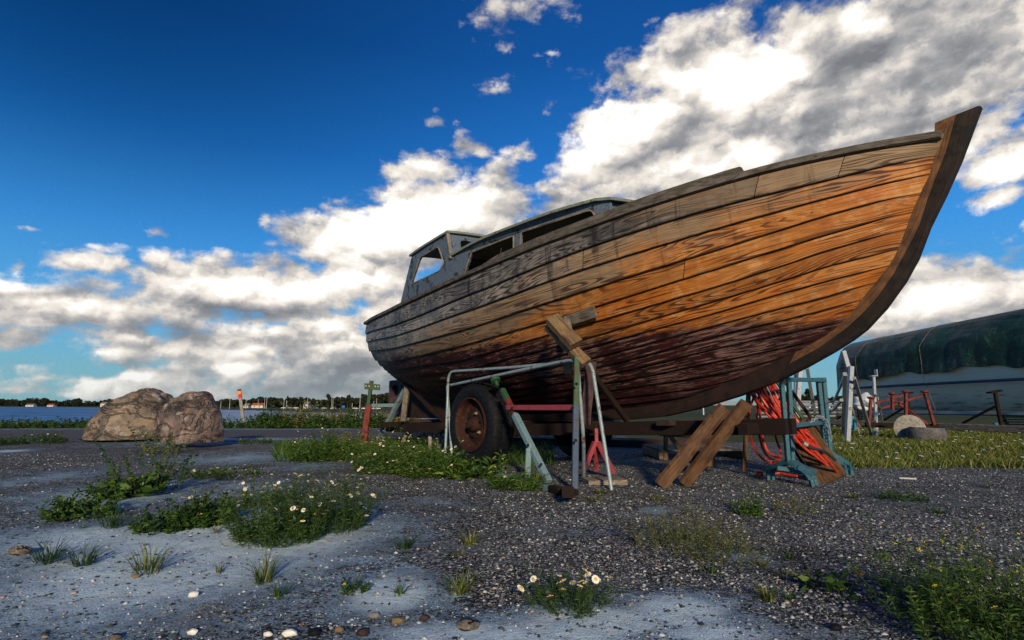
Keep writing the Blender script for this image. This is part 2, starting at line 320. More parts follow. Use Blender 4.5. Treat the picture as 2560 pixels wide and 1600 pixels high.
M['white'] = material('white_paint', painted((.62, .62, .60), (.2, .10, .05), .3), .5)
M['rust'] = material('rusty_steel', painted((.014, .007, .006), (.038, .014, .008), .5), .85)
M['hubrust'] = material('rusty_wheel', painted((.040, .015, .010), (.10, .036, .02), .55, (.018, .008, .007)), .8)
M['redsteel'] = material('red_steel', painted((.21, .035, .032), (.10, .026, .018), .7), .65)
M['redpink'] = material('pink_red_paint', painted((.36, .06, .08), (.12, .035, .03), .5), .5)
M['lightblue'] = material('pale_blue_steel', painted((.18, .30, .36), (.20, .10, .06), .45), .55)
M['darkblue'] = material('dark_blue_steel', painted((.05, .085, .15), (.09, .05, .04), .5), .6)
M['greensteel'] = material('green_steel', painted((.028, .105, .05), (.08, .07, .04), .6), .6)
M['bluesteel'] = material('blue_steel', painted((.045, .15, .21), (.03, .05, .07), .4), .45)
M['galv'] = material('galvanised_steel', painted((.42, .47, .52), (.18, .14, .11), .35, (.26, .30, .34)), .45, .35)
M['pipe'] = material('galvanised_tube', painted((.34, .44, .48), (.22, .10, .05), .42, (.22, .30, .34)), .45, .2)
def rub(K, b):
    n = K.noise(pos_co(K), 30, 6, .7); return K.mix(K.ss(n, .45, .75), (.010, .012, .018), (.035, .038, .05))
M['rubber'] = material('tyre_rubber', lambda K, b: K.vm('SCALE', rub(K, b), .6), .7, spec=.15)
M['greyrubber'] = material('dusty_rubber', flat((.11, .11, .12), .4, 14), .9)
M['concrete'] = material('concrete', flat((.26, .25, .23), .35, 20), .9)
M['hose'] = material('orange_hose', flat((.47, .038, .018), .35, 30), .35)
M['blackhose'] = material('black_hose', flat((.03, .03, .03), .2, 30), .5)
M['brass'] = material('hose_fitting', flat((.5, .42, .3), .2, 30), .4, .5)
def tarp(K, b):
    p = pos_co(K); n = K.noise(K.vm('MULTIPLY', p, (2.5, .6, 1.6)), 1.6, 6, .65, 1.2); f = K.noise(p, 30, 4)
    streak = K.ramp(K.noise(K.vm('MULTIPLY', p, (3, 3.2, 1.1)), 1.5, 5, .7, .8), [(.56, 0.0), (.62, .8), (.66, 0.0)])
    c = K.mix(K.ss(n, .35, .65), (.006, .030, .024), (.016, .062, .048)); c = K.mix(K.m('MULTIPLY', streak, .5), c, (.13, .19, .20))
    z = K.sep(p)[2]; c = K.mix(K.m('MULTIPLY', K.ss(f, .5, .7), .25), c, (.09, .11, .08))
    K.l.new(K.bump(K.m('ADD', n, K.m('MULTIPLY', f, .1)), .9, .12), b.inputs['Normal']); return c
M['tarp'] = material('green_tarpaulin', tarp, .42)
def ghull(K, b):
    p = pos_co(K); n = K.noise(K.vm('MULTIPLY', p, (1, .5, 3)), 4, 6, .7); z = K.sep(p)[2]
    c = K.mix(K.ss(n, .35, .65), (.88, .84, .72), (.95, .93, .86)); f = K.noise(K.vm('MULTIPLY', p, (1, .7, 6)), 3, 6, .7)
    return K.mix(K.m('MULTIPLY', K.ss(f, .54, .62), K.ss(z, 1.2, .8)), c, (.30, .31, .28))
M['ghull'] = material('stained_white_hull', ghull, .4)
M['navy'] = material('navy_stripe', flat((.01, .035, .07), .2), .5)
M['stone'] = material('boulder_granite', stone_m, .85)
M['stone_grey'] = material('boulder_grey_granite', lambda K, b: stone_m(K, b, (.24, .185, .17), (.06, .055, .06)), .85)
M['ground'] = material('sand_and_gravel', ground_m, .95, spec=.15)
M['water'] = material('sea_water', water_m, .2)
M['asphalt'] = material('path_asphalt', flat((.075, .070, .085), .3, 25), .95)
M['leaf_dark'] = material('dark_leaf', leafy((.008, .028, .006), (.022, .065, .008), (.07, .13, .02)), .6)
M['leaf_mid'] = material('mid_leaf', leafy((.013, .042, .006), (.036, .092, .010), (.11, .17, .025)), .6)
M['leaf_olive'] = material('olive_leaf', leafy((.07, .075, .025), (.13, .14, .045), (.22, .19, .08)), .7)
M['grass'] = material('grass_blade', leafy((.025, .05, .010), (.09, .13, .02), (.28, .27, .08)), .7)
M['stem'] = material('plant_stem', leafy((.03, .055, .015), (.06, .085, .025)), .7)
M['petal'] = material('white_petal', flat((.80, .80, .74), .08), .6)
M['yolk'] = material('yellow_centre', flat((.75, .42, .02), .15), .7)
M['yellow'] = material('yellow_blossom', flat((.55, .60, .03), .15), .7)
M['tree'] = material('far_foliage', leafy((.008, .014, .007), (.018, .026, .012), (.030, .038, .015)), .95)
M['bark'] = material('bark', flat((.05, .04, .03)), .9)
M['pebble'] = material('loose_stone', lambda K, b: K.ramp(K.add('ShaderNodeNewGeometry').outputs['Random Per Island'],
    [(0, (.015, .020, .025)), (.32, (.05, .062, .075)), (.56, (.14, .165, .185)), (.82, (.32, .36, .39)), (.93, (.55, .56, .58)), (.97, (.26, .13, .08)), (1, (.7, .7, .7))]), .85)
M['wallw'] = material('white_wall', flat((.6, .58, .54), .1), .8)
M['roofred'] = material('red_tiles', flat((.35, .10, .05), .2), .8)
M['signblue'] = material('blue_sign', flat((.02, .10, .45), .1), .5)
M['glass'] = material('dark_glass', lambda K, b: (.01, .012, .015), .1)
for nm, c in dict(car_white=(.7, .72, .75), car_blue=(.08, .18, .4), car_silver=(.4, .42, .45), car_red=(.3, .03, .03)).items(): M[nm] = material(nm, flat(c, .05), .3)
M['markred'] = material('marker_red', flat((.6, .03, .03), .15), .5)
M['markorange'] = material('marker_orange', flat((.85, .30, .03), .1), .5)
M['tin'] = material('light_blue_sheet', flat((.12, .42, .60), .2), .5)
M['cloth'] = material('pale_sheet', flat((.55, .62, .70), .2, 12), .7)

# ------------------------------------------------------------------ mesh builder
def tagit(o, label=None, cat=None, group=None, kind=None):
    if label: o['label'] = label
    if cat: o['category'] = cat
    if group: o['group'] = group
    if kind: o['kind'] = kind
    return o
def empty(name, loc, label, cat, group=None):
    o = bpy.data.objects.new(name, None); o.location = tuple(loc); o.empty_display_size = .2; col.objects.link(o)
    bpy.context.view_layer.update() if False else None
    return tagit(o, label, cat, group)
class MB:
    def __init__(s): s.v = []; s.f = []; s.g = []; s.mi = []; s.k = 0; s.cur = 0
    def addv(s, pts, gr=None):
        pts = np.asarray(pts, float).reshape(-1, 3); i = s.k; s.v.append(pts); s.k += len(pts)
        s.g.append(np.zeros_like(pts) if gr is None else np.asarray(gr, float).reshape(-1, 3)); return i
    def face(s, *idx): s.f.append(tuple(int(i) for i in idx)); s.mi.append(s.cur)
    def faces(s, arr):
        for q in arr: s.f.append(tuple(int(i) for i in q)); s.mi.append(s.cur)
    def beam(s, p0, p1, w, h, up=(0, 0, 1), bev=.12, taper=1.0, roll=0.0, n=1, wob=0.0):
        p0 = np.array(p0, float); p1 = np.array(p1, float); d = p1 - p0; L = np.linalg.norm(d); d = d / L
        up = np.array(up, float)
        if abs(d @ up) > .97: up = np.array([0, 1., 0])
        x = np.cross(d, up); x /= np.linalg.norm(x); y = np.cross(x, d)
        if roll: x, y = x * math.cos(roll) + y * math.sin(roll), y * math.cos(roll) - x * math.sin(roll)
        b = bev * min(w, h); r = random.random(); a, c = w / 2, h / 2
        prof = [(-a + b, -c), (a - b, -c), (a, -c + b), (a, c - b), (a - b, c), (-a + b, c), (-a, c - b), (-a, -c + b)]
        per = [0, w, w, w + h, w + h, 2 * w + h, 2 * w + h, 2 * w + 2 * h]
        rings = []
        m = max(n, 1)
        for k in range(m + 1):
            t = k / m; f = 1 + (taper - 1) * t; off = (rng.normal(size=3) * wob if 0 < k < m else 0)
            P = [p0 + d * L * t + off + x * px * f + y * py * f for px, py in prof]
            rings.append(s.addv(P, [(L * t, q, r) for q in per]))
        for a_, b_ in zip(rings[:-1], rings[1:]):
            for i in range(8): s.face(a_ + i, a_ + (i + 1) % 8, b_ + (i + 1) % 8, b_ + i)
        s.face(*[rings[0] + i for i in range(7, -1, -1)]); s.face(*[rings[-1] + i for i in range(8)])
        return s
    def tube(s, pts, r, seg=8, closed=False):
        pts = np.array(pts, float); n = len(pts); rr = np.broadcast_to(np.array(r, float), (n,))
        T = np.gradient(pts, axis=0)
        if closed: T = np.roll(pts, -1, 0) - np.roll(pts, 1, 0)
        T /= np.linalg.norm(T, axis=1)[:, None] + 1e-12
        ref = np.array([0, 0, 1.]) if abs(T[0][2]) < .9 else np.array([1., 0, 0])
        x = np.cross(T[0], ref); x /= np.linalg.norm(x); rings = []; rd = random.random(); L = 0
        for i in range(n):
            x = x - T[i] * (x @ T[i]); x /= np.linalg.norm(x); y = np.cross(T[i], x)
            if i: L += np.linalg.norm(pts[i] - pts[i - 1])
            P = [pts[i] + rr[i] * (x * math.cos(a) + y * math.sin(a)) for a in np.arange(seg) * 2 * math.pi / seg]
            rings.append(s.addv(P, [(L, rr[i] * a, rd) for a in range(seg)]))
        pr = list(zip(rings[:-1], rings[1:])) + ([(rings[-1], rings[0])] if closed else [])
        for a, b in pr:
            for i in range(seg): s.face(a + i, a + (i + 1) % seg, b + (i + 1) % seg, b + i)
        if not closed:
            s.face(*[rings[0] + i for i in range(seg - 1, -1, -1)]); s.face(*[rings[-1] + i for i in range(seg)])
        return s
    def lathe(s, c, axis, prof, seg=32, caps=True):
        c = np.array(c, float); ax = np.array(axis, float); ax /= np.linalg.norm(ax)
        ref = np.array([0, 0, 1.]) if abs(ax[2]) < .9 else np.array([1., 0, 0])
        x = np.cross(ax, ref); x /= np.linalg.norm(x); y = np.cross(ax, x); rings = []
        for (r, h) in prof:
            rings.append(s.addv([c + ax * h + r * (x * math.cos(a) + y * math.sin(a)) for a in np.arange(seg) * 2 * math.pi / seg]))
        for a, b in zip(rings[:-1], rings[1:]):
            for i in range(seg): s.face(a + i, a + (i + 1) % seg, b + (i + 1) % seg, b + i)
        if caps: s.face(*[rings[0] + i for i in range(seg - 1, -1, -1)]); s.face(*[rings[-1] + i for i in range(seg)])
        return s
    def grid(s, P, gr=None, flip=False):
        P = np.asarray(P, float); a, b = P.shape[:2]; i0 = s.addv(P, gr)
        for i in range(a - 1):
            for j in range(b - 1):
                q = (i0 + i * b + j, i0 + i * b + j + 1, i0 + (i + 1) * b + j + 1, i0 + (i + 1) * b + j)
                s.face(*(q[::-1] if flip else q))
        return s
    def prism(s, poly, off):
        poly = np.asarray(poly, float); off = np.asarray(off, float); n = len(poly); r = random.random()
        a = s.addv(poly, [(p[0], p[2], r) for p in poly]); b = s.addv(poly + off, [(p[0], p[2], r) for p in poly])
        s.face(*[a + i for i in range(n)]); s.face(*[b + i for i in range(n - 1, -1, -1)])
        for i in range(n): s.face(a + i, b + i, b + (i + 1) % n, a + (i + 1) % n)
        return s
    def build(s, name, mats, parent=None, smooth=False, fix=True):
        if not isinstance(mats, (list, tuple)): mats = [mats]
        V = np.concatenate(s.v); me = bpy.data.meshes.new(name)
        off = np.zeros(3)
        if parent is not None: off = np.array(WLOC.get(parent.name, (0, 0, 0)))
        me.from_pydata((V - off).tolist(), [], s.f)
        for m in mats: me.materials.append(M[m])
        if len(mats) > 1: me.polygons.foreach_set('material_index', s.mi)
        at = me.attributes.new('gr', 'FLOAT_VECTOR', 'POINT'); at.data.foreach_set('vector', np.concatenate(s.g).ravel())
        if smooth: me.polygons.foreach_set('use_smooth', [True] * len(me.polygons))
        me.update()
        if fix:
            import bmesh
            bm = bmesh.new(); bm.from_mesh(me); bmesh.ops.recalc_face_normals(bm, faces=bm.faces[:]); bm.to_mesh(me); bm.free()
        if smooth and smooth != 'all':
            try: me.set_sharp_from_angle(angle=math.radians(40))
            except Exception: pass
        o = bpy.data.objects.new(name, me); col.objects.link(o)
        if parent is not None: o.parent = parent; WLOC[o.name] = tuple(off)
        return o
WLOC = {}
def thing(name, loc, label, cat, group=None):
    o = empty(name, loc, label, cat, group); WLOC[o.name] = tuple(float(x) for x in loc); return o

# ------------------------------------------------------------------ interpolation
def pchip(xs, ys):
    xs = np.array(xs, float); ys = np.array(ys, float); h = np.diff(xs); d = np.diff(ys) / h; m = np.zeros(len(xs))
    for i in range(1, len(xs) - 1):
        if d[i - 1] * d[i] > 0: m[i] = 2 * d[i - 1] * d[i] / (d[i - 1] + d[i])
    m[0] = d[0]; m[-1] = d[-1]
    def f(x):
        x = np.clip(np.asarray(x, float), xs[0], xs[-1]); i = np.clip(np.searchsorted(xs, x) - 1, 0, len(xs) - 2)
        t = (x - xs[i]) / h[i]
        return (2*t**3 - 3*t*t + 1) * ys[i] + (t**3 - 2*t*t + t) * h[i] * m[i] + (-2*t**3 + 3*t*t) * ys[i+1] + (t**3 - t*t) * h[i] * m[i+1]
    return f
def ssn(x, a, b): t = np.clip((x - a) / (b - a), 0, 1); return t * t * (3 - 2 * t)

# ------------------------------------------------------------------ the boat, in its own frame: x forward, y to port, z up
BT = math.radians(38); fwd = np.array([math.sin(BT), -math.cos(BT)]); prt = np.array([-math.cos(BT), -math.sin(BT)])
O2 = np.array([-2.24466, 10.52449])
def W(x, y, z):
    x, y, z = np.broadcast_arrays(np.asarray(x, float), np.asarray(y, float), np.asarray(z, float))
    return np.stack([O2[0] + x * fwd[0] + y * prt[0], O2[1] + x * fwd[1] + y * prt[1], z], -1)
Bw = pchip([.6,1.3,2,3,4.2,5.3,6.2,7,7.7,8.2,8.62],[.76,.94,1.07,1.19,1.25,1.21,1.08,.865,.585,.33,.06])
Zs = pchip([.6,2,3,4,5,6,7,7.75,8.6],[2.085,2.055,2.08,2.13,2.205,2.30,2.42,2.505,2.56])
Zk = pchip([.6,1.2,2,3,4,5,6,6.6,7.13,7.49,7.77,7.89,8.0,8.11,8.21,8.27,8.37,8.43,8.49,8.53,8.60],
           [1.05,.86,.70,.60,.58,.60,.68,.80,.98,1.12,1.26,1.36,1.48,1.60,1.72,1.83,2.06,2.18,2.30,2.42,2.54])
Pp = pchip([.6,2,4,6,7.5,8.6],[3.2,3.0,2.6,2.0,1.5,1.2]); Qq = pchip([.6,2,4,6,7.5,8.6],[1.5,1.35,1.15,1.1,1.1,1.0])
def SY(x, z):
    tau = np.clip((Zs(x) - z) / np.maximum(Zs(x) - Zk(x), 1e-3), 0, 1)
    return np.maximum(Bw(x) - .05, 0) * (1 - tau ** Pp(x)) ** Qq(x) + .05
TT = np.linspace(0, 1, 121)
def z_of_g(x, g):
    y = np.maximum(Bw(x) - .05, 0) * (1 - TT ** Pp(x)) ** Qq(x); z = Zs(x) + (Zk(x) - Zs(x)) * TT
    L = np.concatenate([[0], np.cumsum(np.hypot(np.diff(y), np.diff(z)))]); return float(np.interp(g, L / L[-1], z))
XE = [8.60, 8.53, 8.49, 8.43, 8.37, 8.32, 8.26, 8.20, 8.11, 8.00, 7.86, 7.70, 7.45, 7.05, 6.5, 5.6]
GK = {  # girth fractions of the seams at stations
 1: {.6: .144, 2.6: .132, 4.65: .119, 6.26: .106, 7.36: .128, 8.03: .174},
 2: {.6: .252, 2.55: .209, 4.3: .197, 6.23: .194, 7.62: .239, 8.17: .323},
 3: {.6: .373, 2.43: .295, 3.91: .287, 5.55: .284, 6.99: .312, 7.59: .336, 8.05: .405},
 4: {.6: .51, 2.16: .409, 3.78: .373, 5.38: .368, 6.1: .373, 7.05: .402, 7.56: .43, 8.02: .518},
 5: {.6: .60, 1.91: .497, 3.59: .459, 5.3: .435, 6.03: .441, 7.0: .482, 7.52: .515, 7.96: .593},
 6: {.6: .68, 2.09: .568, 3.41: .533, 5.0: .505, 5.96: .508, 6.96: .547, 7.49: .589, 7.93: .678},
 7: {.6: .74, 2.0: .635, 3.4: .60, 5.0: .565, 5.91: .557, 6.93: .603, 7.47: .651, 7.86: .732},
 8: {.6: .79, 2.0: .695, 3.4: .655, 5.0: .615, 6.0: .62, 6.70: .647, 7.43: .722, 7.79: .794},
 9: {.6: .83, 2.0: .75, 3.4: .71, 5.0: .67, 6.0: .68, 7.07: .739, 7.40: .785, 7.72: .847},
 10: {.6: .865, 2.0: .80, 3.4: .76, 5.0: .725, 6.0: .735, 7.0: .80, 7.4: .86},
 11: {.6: .895, 2.0: .845, 3.4: .81, 5.0: .78, 6.0: .79, 6.9: .86, 7.3: .92},
 12: {.6: .925, 2.0: .885, 3.4: .855, 5.0: .83, 6.0: .845, 6.8: .92},
 13: {.6: .95, 2.0: .92, 3.4: .90, 5.0: .88, 6.0: .91, 6.6: .96},
 14: {.6: .975, 2.0: .955, 3.4: .94, 5.0: .93, 5.8: .955}}
seamz = [Zs]
for k in range(1, 15):
    xs = sorted(GK[k]); zz = [z_of_g(x, GK[k][x]) for x in xs]
    xe = XE[k]; xs = [x for x in xs] + [xe]; zz = zz + [float(Zk(xe))]
    seamz.append(pchip(xs, zz))
seamz.append(Zk); NPK = 15
boat = thing('wooden_boat', W(4.4, 0, 0), 'old wooden boat with orange brown planks, tall bow and flaking dark red bottom', 'boat')
BUTT = {1: [5.42], 2: [.98], 3: [.95, 6.30], 0: [3.4, 7.0, 7.66], 6: [2.7], 8: [4.3], 5: [1.4]}
mb = MB(); age_glows = []; laps = []
NS = 110
for side in (1, -1):
    for k in range(NPK):
        x0 = .6; ea = XE[k] if k else 8.60; eb = XE[k + 1]
        cuts = [0] + [(b - x0) / (eb - x0) for b in BUTT.get(k, [])] + [1]
        for ci in range(len(cuts) - 1):
            ta = cuts[ci] + (.0004 if ci else 0); tb = cuts[ci + 1] - (.0004 if ci < len(cuts) - 2 else 0)
            n = max(3, int(NS * (tb - ta))); ts = np.linspace(ta, tb, n); P = []; Gv = []; rd = random.random(); r_ = []
            for t in ts:
                t2 = 1 - (1 - t) ** 1.25
                xa = x0 + t2 * (ea - x0); xb = x0 + t2 * (eb - x0)
                za = float(seamz[k](xa)); zb = float(seamz[k + 1](xb)); row = []; gr = []; wd = 0
                pts = []
                for j in range(6):
                    f = j / 5; x = xa + (xb - xa) * f; z = za + (zb - za) * f; z = max(z, float(Zk(x))); pts.append((x, float(SY(x, z)), z))
                pts = np.array(pts)
                # outward normal in the section
                d = pts[-1] - pts[0]; nv = np.array([0, -d[2], d[1]]); L = np.linalg.norm(nv)
                nv = nv / L if L > 1e-6 else np.array([0, 1., 0])
                fade = ssn(1 - t2, 0, .03); lift = .026 * fade if k < NPK - 1 else 0
                acc = 0
                for j in range(6):
                    if j: acc += np.linalg.norm(pts[j] - pts[j - 1])
                    q = pts[j] + nv * lift * (j / 5); row.append(q); gr.append((q[0], acc, rd))
                row.append(pts[-1] - nv * .004); gr.append((pts[-1][0], acc + .01, rd))
                P.append(row); Gv.append(gr)
                a = .97 - .115 * (xa - .6) + .50 * math.exp(-k / 1.3) * (1 - .62 * float(ssn(xa, 4.8, 7.6))) - .10 * (k - 2) * (1 if xa > 2 else .6)  # weathered grey aft and above; warm light painted in as orange low forward
                age_glows += [min(max(a, 0), 1)] * 7; laps += [0, .2, .4, .6, .8, 1, 1.3]
            P = np.array(P); Q = W(P[..., 0], side * P[..., 1], P[..., 2]); mb.grid(Q, np.array(Gv), flip=side < 0)
# transom
tr = []
for z in np.linspace(2.085, 1.05, 16): tr.append((float(SY(.6, z)), z))
poly = [(y, z) for y, z in tr] + [(-y, z) for y, z in tr[::-1]]
P = [W(.585, y, z) for y, z in poly]; i0 = mb.addv(P, [(y, z, .3) for y, z in poly]); mb.face(*[i0 + i for i in range(len(poly))]); age_glows += [.9] * len(poly); laps += [.5] * len(poly)
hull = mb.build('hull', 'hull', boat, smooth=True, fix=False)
at = hull.data.attributes.new('age', 'FLOAT', 'POINT'); at.data.foreach_set('value', age_glows)  # carries both the weathering and the painted warm bow glow
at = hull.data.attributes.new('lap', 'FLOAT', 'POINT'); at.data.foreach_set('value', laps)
# stem and keel, cut from timber: outer edge and rabbet
outer = [(8.80,2.69),(8.66,2.36),(8.55,2.14),(8.44,1.94),(8.35,1.73),(8.26,1.58),(8.12,1.40),(7.98,1.26),(7.88,1.19),(7.74,1.11),(7.52,1.0),(7.29,.90),(6.91,.775),(6.48,.66),(6.1,.585),(5.6,.54),(4.8,.505),(3.5,.49),(2.0,.485),(.62,.48)]
ox = np.array(outer); inner = [(8.55,2.66),(8.535,2.55),(8.50,2.45),(8.47,2.34),(8.43,2.2),(8.36,2.06),(8.29,1.9),(8.20,1.74),(8.05,1.56),(7.93,1.44),(7.75,1.30),(7.5,1.18),(7.15,1.04),(6.7,.88),(6.2,.75),(5.6,.66),(4.8,.62),(3.5,.62),(2.0,.76),(.62,1.06)]
inn = np.array(inner)
def plate(mbx, A_, B_, hw_o, hw_i, ch=.012):
    n = len(A_); rd = random.random(); L = np.concatenate([[0], np.cumsum(np.linalg.norm(np.diff(A_, axis=0), axis=1))])
    cols = []
    for (f, yy) in [(0.0, 0), (0.0, hw_o), (.12, hw_o + ch), (1, hw_i), (1, -hw_i), (.12, -hw_o - ch), (0.0, -hw_o)]:
        q = A_ + (B_ - A_) * f; cols.append(W(q[:, 0], yy, q[:, 1]))
    Pm = np.stack(cols, 1); Pm = np.concatenate([Pm, Pm[:, :1]], 1)
    gr = np.zeros(Pm.shape); gr[..., 0] = L[:, None]; gr[..., 1] = np.array([0, .03, .06, .2, .3, .45, .5, .52])[None, :]; gr[..., 2] = rd
    mbx.grid(Pm, gr); i0 = mbx.k - Pm.shape[0] * 8; mbx.face(*[i0 + j for j in range(7)]); mbx.face(*[i0 + (n - 1) * 8 + j for j in range(6, -1, -1)])
mid = ox + (inn - ox) * .52; dn = np.zeros((12, 2)); dn[1:, 1] = -.012
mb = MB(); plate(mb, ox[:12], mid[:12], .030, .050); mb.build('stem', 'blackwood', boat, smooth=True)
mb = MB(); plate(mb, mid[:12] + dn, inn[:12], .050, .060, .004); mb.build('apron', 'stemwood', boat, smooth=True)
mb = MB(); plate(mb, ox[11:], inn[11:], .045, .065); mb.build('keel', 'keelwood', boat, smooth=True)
# stem head rises above the rail: filled in by the stem; a cut end shows dark
# rubbing strake along the sheer
def strip(path_xyz, prof, closed_ends=True, rd=None):
    P = np.array(path_xyz); n = len(P); rd = random.random() if rd is None else rd; rows = []; gr = []
    L = 0
    for i in range(n):
        if i: L += np.linalg.norm(P[i] - P[i - 1])
        rows.append([P[i] + np.array([0, a, b]) for a, b in prof] + [P[i] + np.array([0, prof[0][0], prof[0][1]])]); per = 0; g = []
        for j in range(len(prof) + 1):
            g.append((L, j * .03, rd))
        gr.append(g)
    return np.array(rows), np.array(gr)
def add_strip(mbx, path, prof, side):
    R_, g = strip(path, prof); Q = W(R_[..., 0], side * R_[..., 1], R_[..., 2]); i0 = mbx.k; mbx.grid(Q, g)
    m = len(prof) + 1; n = len(R_); mbx.face(*[i0 + j for j in range(m - 1)]); mbx.face(*[i0 + (n - 1) * m + j for j in range(m - 1)])
xs_ = np.linspace(.57, 8.585, 90)
for side, nm in ((1, 'rubbing_strake'), (-1, 'rubbing_strake')):
    mb = MB(); add_strip(mb, [(x, float(Bw(x)), float(Zs(x))) for x in xs_], [(-.05, -.022), (.018, -.042), (.042, -.034), (.046, -.004), (.034, .014), (-.05, .016)], side)
    mb.build(nm, 'railwood', boat, smooth=True)
    # toe rail with half-round scuppers, from beside the cabin to the fore deck
    mb = MB(); xa, xb_ = 4.40, 7.44; n = 300; P = []
    sp = .268
    for x in np.linspace(xa, xb_, n):
        f = (x - xa) / (xb_ - xa); hgt = .072 * min(1, (x - xa) / .5) * min(1, (xb_ - x) / .03 + .3) + .006
        ph = ((x - xa) / sp) % 1; hole = .034 * math.sqrt(max(0, 1 - ((ph - .5) * sp / .036) ** 2))
        y = float(Bw(x)) - .045; zb = float(Zs(x)) + .012 + hole; zt = float(Zs(x)) + .016 + hgt
        zt = max(zt, zb + .006)
        P.append([(x, y, zb), (x, y, zt), (x, y - .028, zt), (x, y - .028, zb), (x, y, zb)])
    P = np.array(P); g = P.copy(); g[..., 1] = P[..., 2]; g[..., 2] = .4
    Q = W(P[..., 0], side * P[..., 1], P[..., 2]); mb.grid(Q, g); mb.face(0, 1, 2, 3); k0 = (n - 1) * 5; mb.face(k0, k0 + 1, k0 + 2, k0 + 3)
    mb.build('toe_rail', 'railwood', boat)
# deck with camber
mb = MB(); P = []
for x in np.linspace(.6, 8.5, 50):
    P.append([(x, y * (float(Bw(x)) - .02), float(Zs(x)) - .01 + .05 * (1 - y * y)) for y in np.linspace(-1, 1, 11)])
P = np.array(P); mb.grid(W(P[..., 0], P[..., 1], P[..., 2]), P); mb.build('deck', 'greywood', boat)
# rudder with a propeller aperture, dead wood and stern post
def ringplate(mbx, poly, hole, y0, y1):
    """plate in the centre plane with a hole; poly and hole as equal-length loops"""
    n = len(poly); i = [mbx.addv(W(np.array(q)[:, 0], y, np.array(q)[:, 1]), [(p[1], p[0], .5) for p in q]) for q, y in ((poly, y0), (hole, y0), (poly, y1), (hole, y1))]
    for a in range(n):
        b = (a + 1) % n
        mbx.face(i[0] + a, i[0] + b, i[1] + b, i[1] + a); mbx.face(i[2] + a, i[3] + a, i[3] + b, i[2] + b)
        mbx.face(i[0] + a, i[2] + a, i[2] + b, i[0] + b); mbx.face(i[1] + a, i[1] + b, i[3] + b, i[3] + a)
N_ = 32; c = np.array([.27, .955]); hole = [(c[0] + .13 * math.cos(a), c[1] + .11 * math.sin(a)) for a in np.arange(N_) * 2 * math.pi / N_]
def onrect(a, c, x0, x1, z0, z1):
    dx, dz = math.cos(a), math.sin(a); t = min([(x1 - c[0]) / dx if dx > 1e-9 else 9, (x0 - c[0]) / dx if dx < -1e-9 else 9, (z1 - c[1]) / dz if dz > 1e-9 else 9, (z0 - c[1]) / dz if dz < -1e-9 else 9])
    return (c[0] + dx * t, c[1] + dz * t)
rp = [onrect(a, c, .02, .50, .49, 1.14) for a in np.arange(N_) * 2 * math.pi / N_]
mb = MB(); ringplate(mb, rp, hole, -.028, .028); rud = mb.build('rudder', 'purplewood', boat)
mb = MB(); mb.prism(W([c[0] + .15 * math.cos(a) for a in np.arange(24) * math.pi / 12], -.03, [c[1] + .13 * math.sin(a) for a in np.arange(24) * math.pi / 12]), W(0, -.02, 0) - W(0, 0, 0)); mb.build('dark_backing', 'rubber', rud)  # dark disc added behind the rudder hole so no bright sky shows through
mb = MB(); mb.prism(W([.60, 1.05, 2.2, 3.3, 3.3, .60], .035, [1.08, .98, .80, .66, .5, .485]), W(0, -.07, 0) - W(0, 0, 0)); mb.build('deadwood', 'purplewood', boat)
mb = MB(); mb.beam(W(.56, 0, .48), W(.60, 0, 1.1), .10, .07, up=(fwd[0], fwd[1], 0)); mb.build('stern_post', 'darkwood', boat)

# cabin trunk and wheelhouse, walls cut with openings (thick panels between inner and outer skin)
wc = lambda x: float(Bw(x)) - .25
def wall(mbx, outline, wins, yf, th=.03):
    """outline and window loops given in (x, z); triangulated flat in x,z and bent to y=yf(x)"""
    from mathutils.geometry import tessellate_polygon
    import bmesh
    def dens(lp):
        o = []
        for i in range(len(lp)):
            a = np.array(lp[i]); b = np.array(lp[(i + 1) % len(lp)]); n = max(1, int(abs(b[0] - a[0]) / .12))
            for k in range(n): o.append(tuple(a + (b - a) * k / n))
        return o
    loops = [dens(outline)] + [dens(w_) for w_ in wins]
    flatp = [p for l in loops for p in l]
    tris = tessellate_polygon([[Vector((p[0], p[1], 0)) for p in l] for l in loops])
    A_ = np.array([(x, yf(x), z) for x, z in flatp]); B_ = A_.copy(); B_[:, 1] -= th
    for side in (1, -1):
        g = [(p[0], p[1], .2) for p in flatp]
        a = mbx.addv(W(A_[:, 0], side * A_[:, 1], A_[:, 2]), g); b = mbx.addv(W(B_[:, 0], side * B_[:, 1], B_[:, 2]), g)
        for t in tris: mbx.face(a + t[0], a + t[1], a + t[2]); mbx.face(b + t[2], b + t[1], b + t[0])
        k = 0
        for l in loops:
            n = len(l)
            for i in range(n): mbx.face(a + k + i, a + k + (i + 1) % n, b + k + (i + 1) % n, b + k + i)
            k += n
def rnd(lp, r=.05, n=4):
    o = []
    for i in range(len(lp)):
        p = np.array(lp[i], float); a = np.array(lp[i - 1], float); b = np.array(lp[(i + 1) % len(lp)], float)
        da = a - p; db = b - p; la = np.linalg.norm(da); lb = np.linalg.norm(db); rr = min(r, la * .4, lb * .4); p1 = p + da / la * rr; p2 = p + db / lb * rr
        for k in range(n + 1):
            t = k / n; o.append(tuple((1 - t) ** 2 * p1 + 2 * t * (1 - t) * p + t * t * p2))
    return o
win_w = rnd([(2.37, 2.43), (2.70, 2.76), (3.28, 2.785), (3.45, 2.53), (3.33, 2.44)], .05)
win_1 = rnd([(3.93, 2.20), (4.14, 2.515), (4.93, 2.535), (4.93, 2.25)], .035)
win_2 = rnd([(5.04, 2.26), (5.045, 2.545), (6.0, 2.56), (6.07, 2.42), (6.03, 2.34)], .05)
mb = MB(); wall(mb, [(1.80, 2.04), (2.38, 2.86), (3.53, 2.90), (3.67, 2.58), (3.67, 2.06)], [win_w], wc)
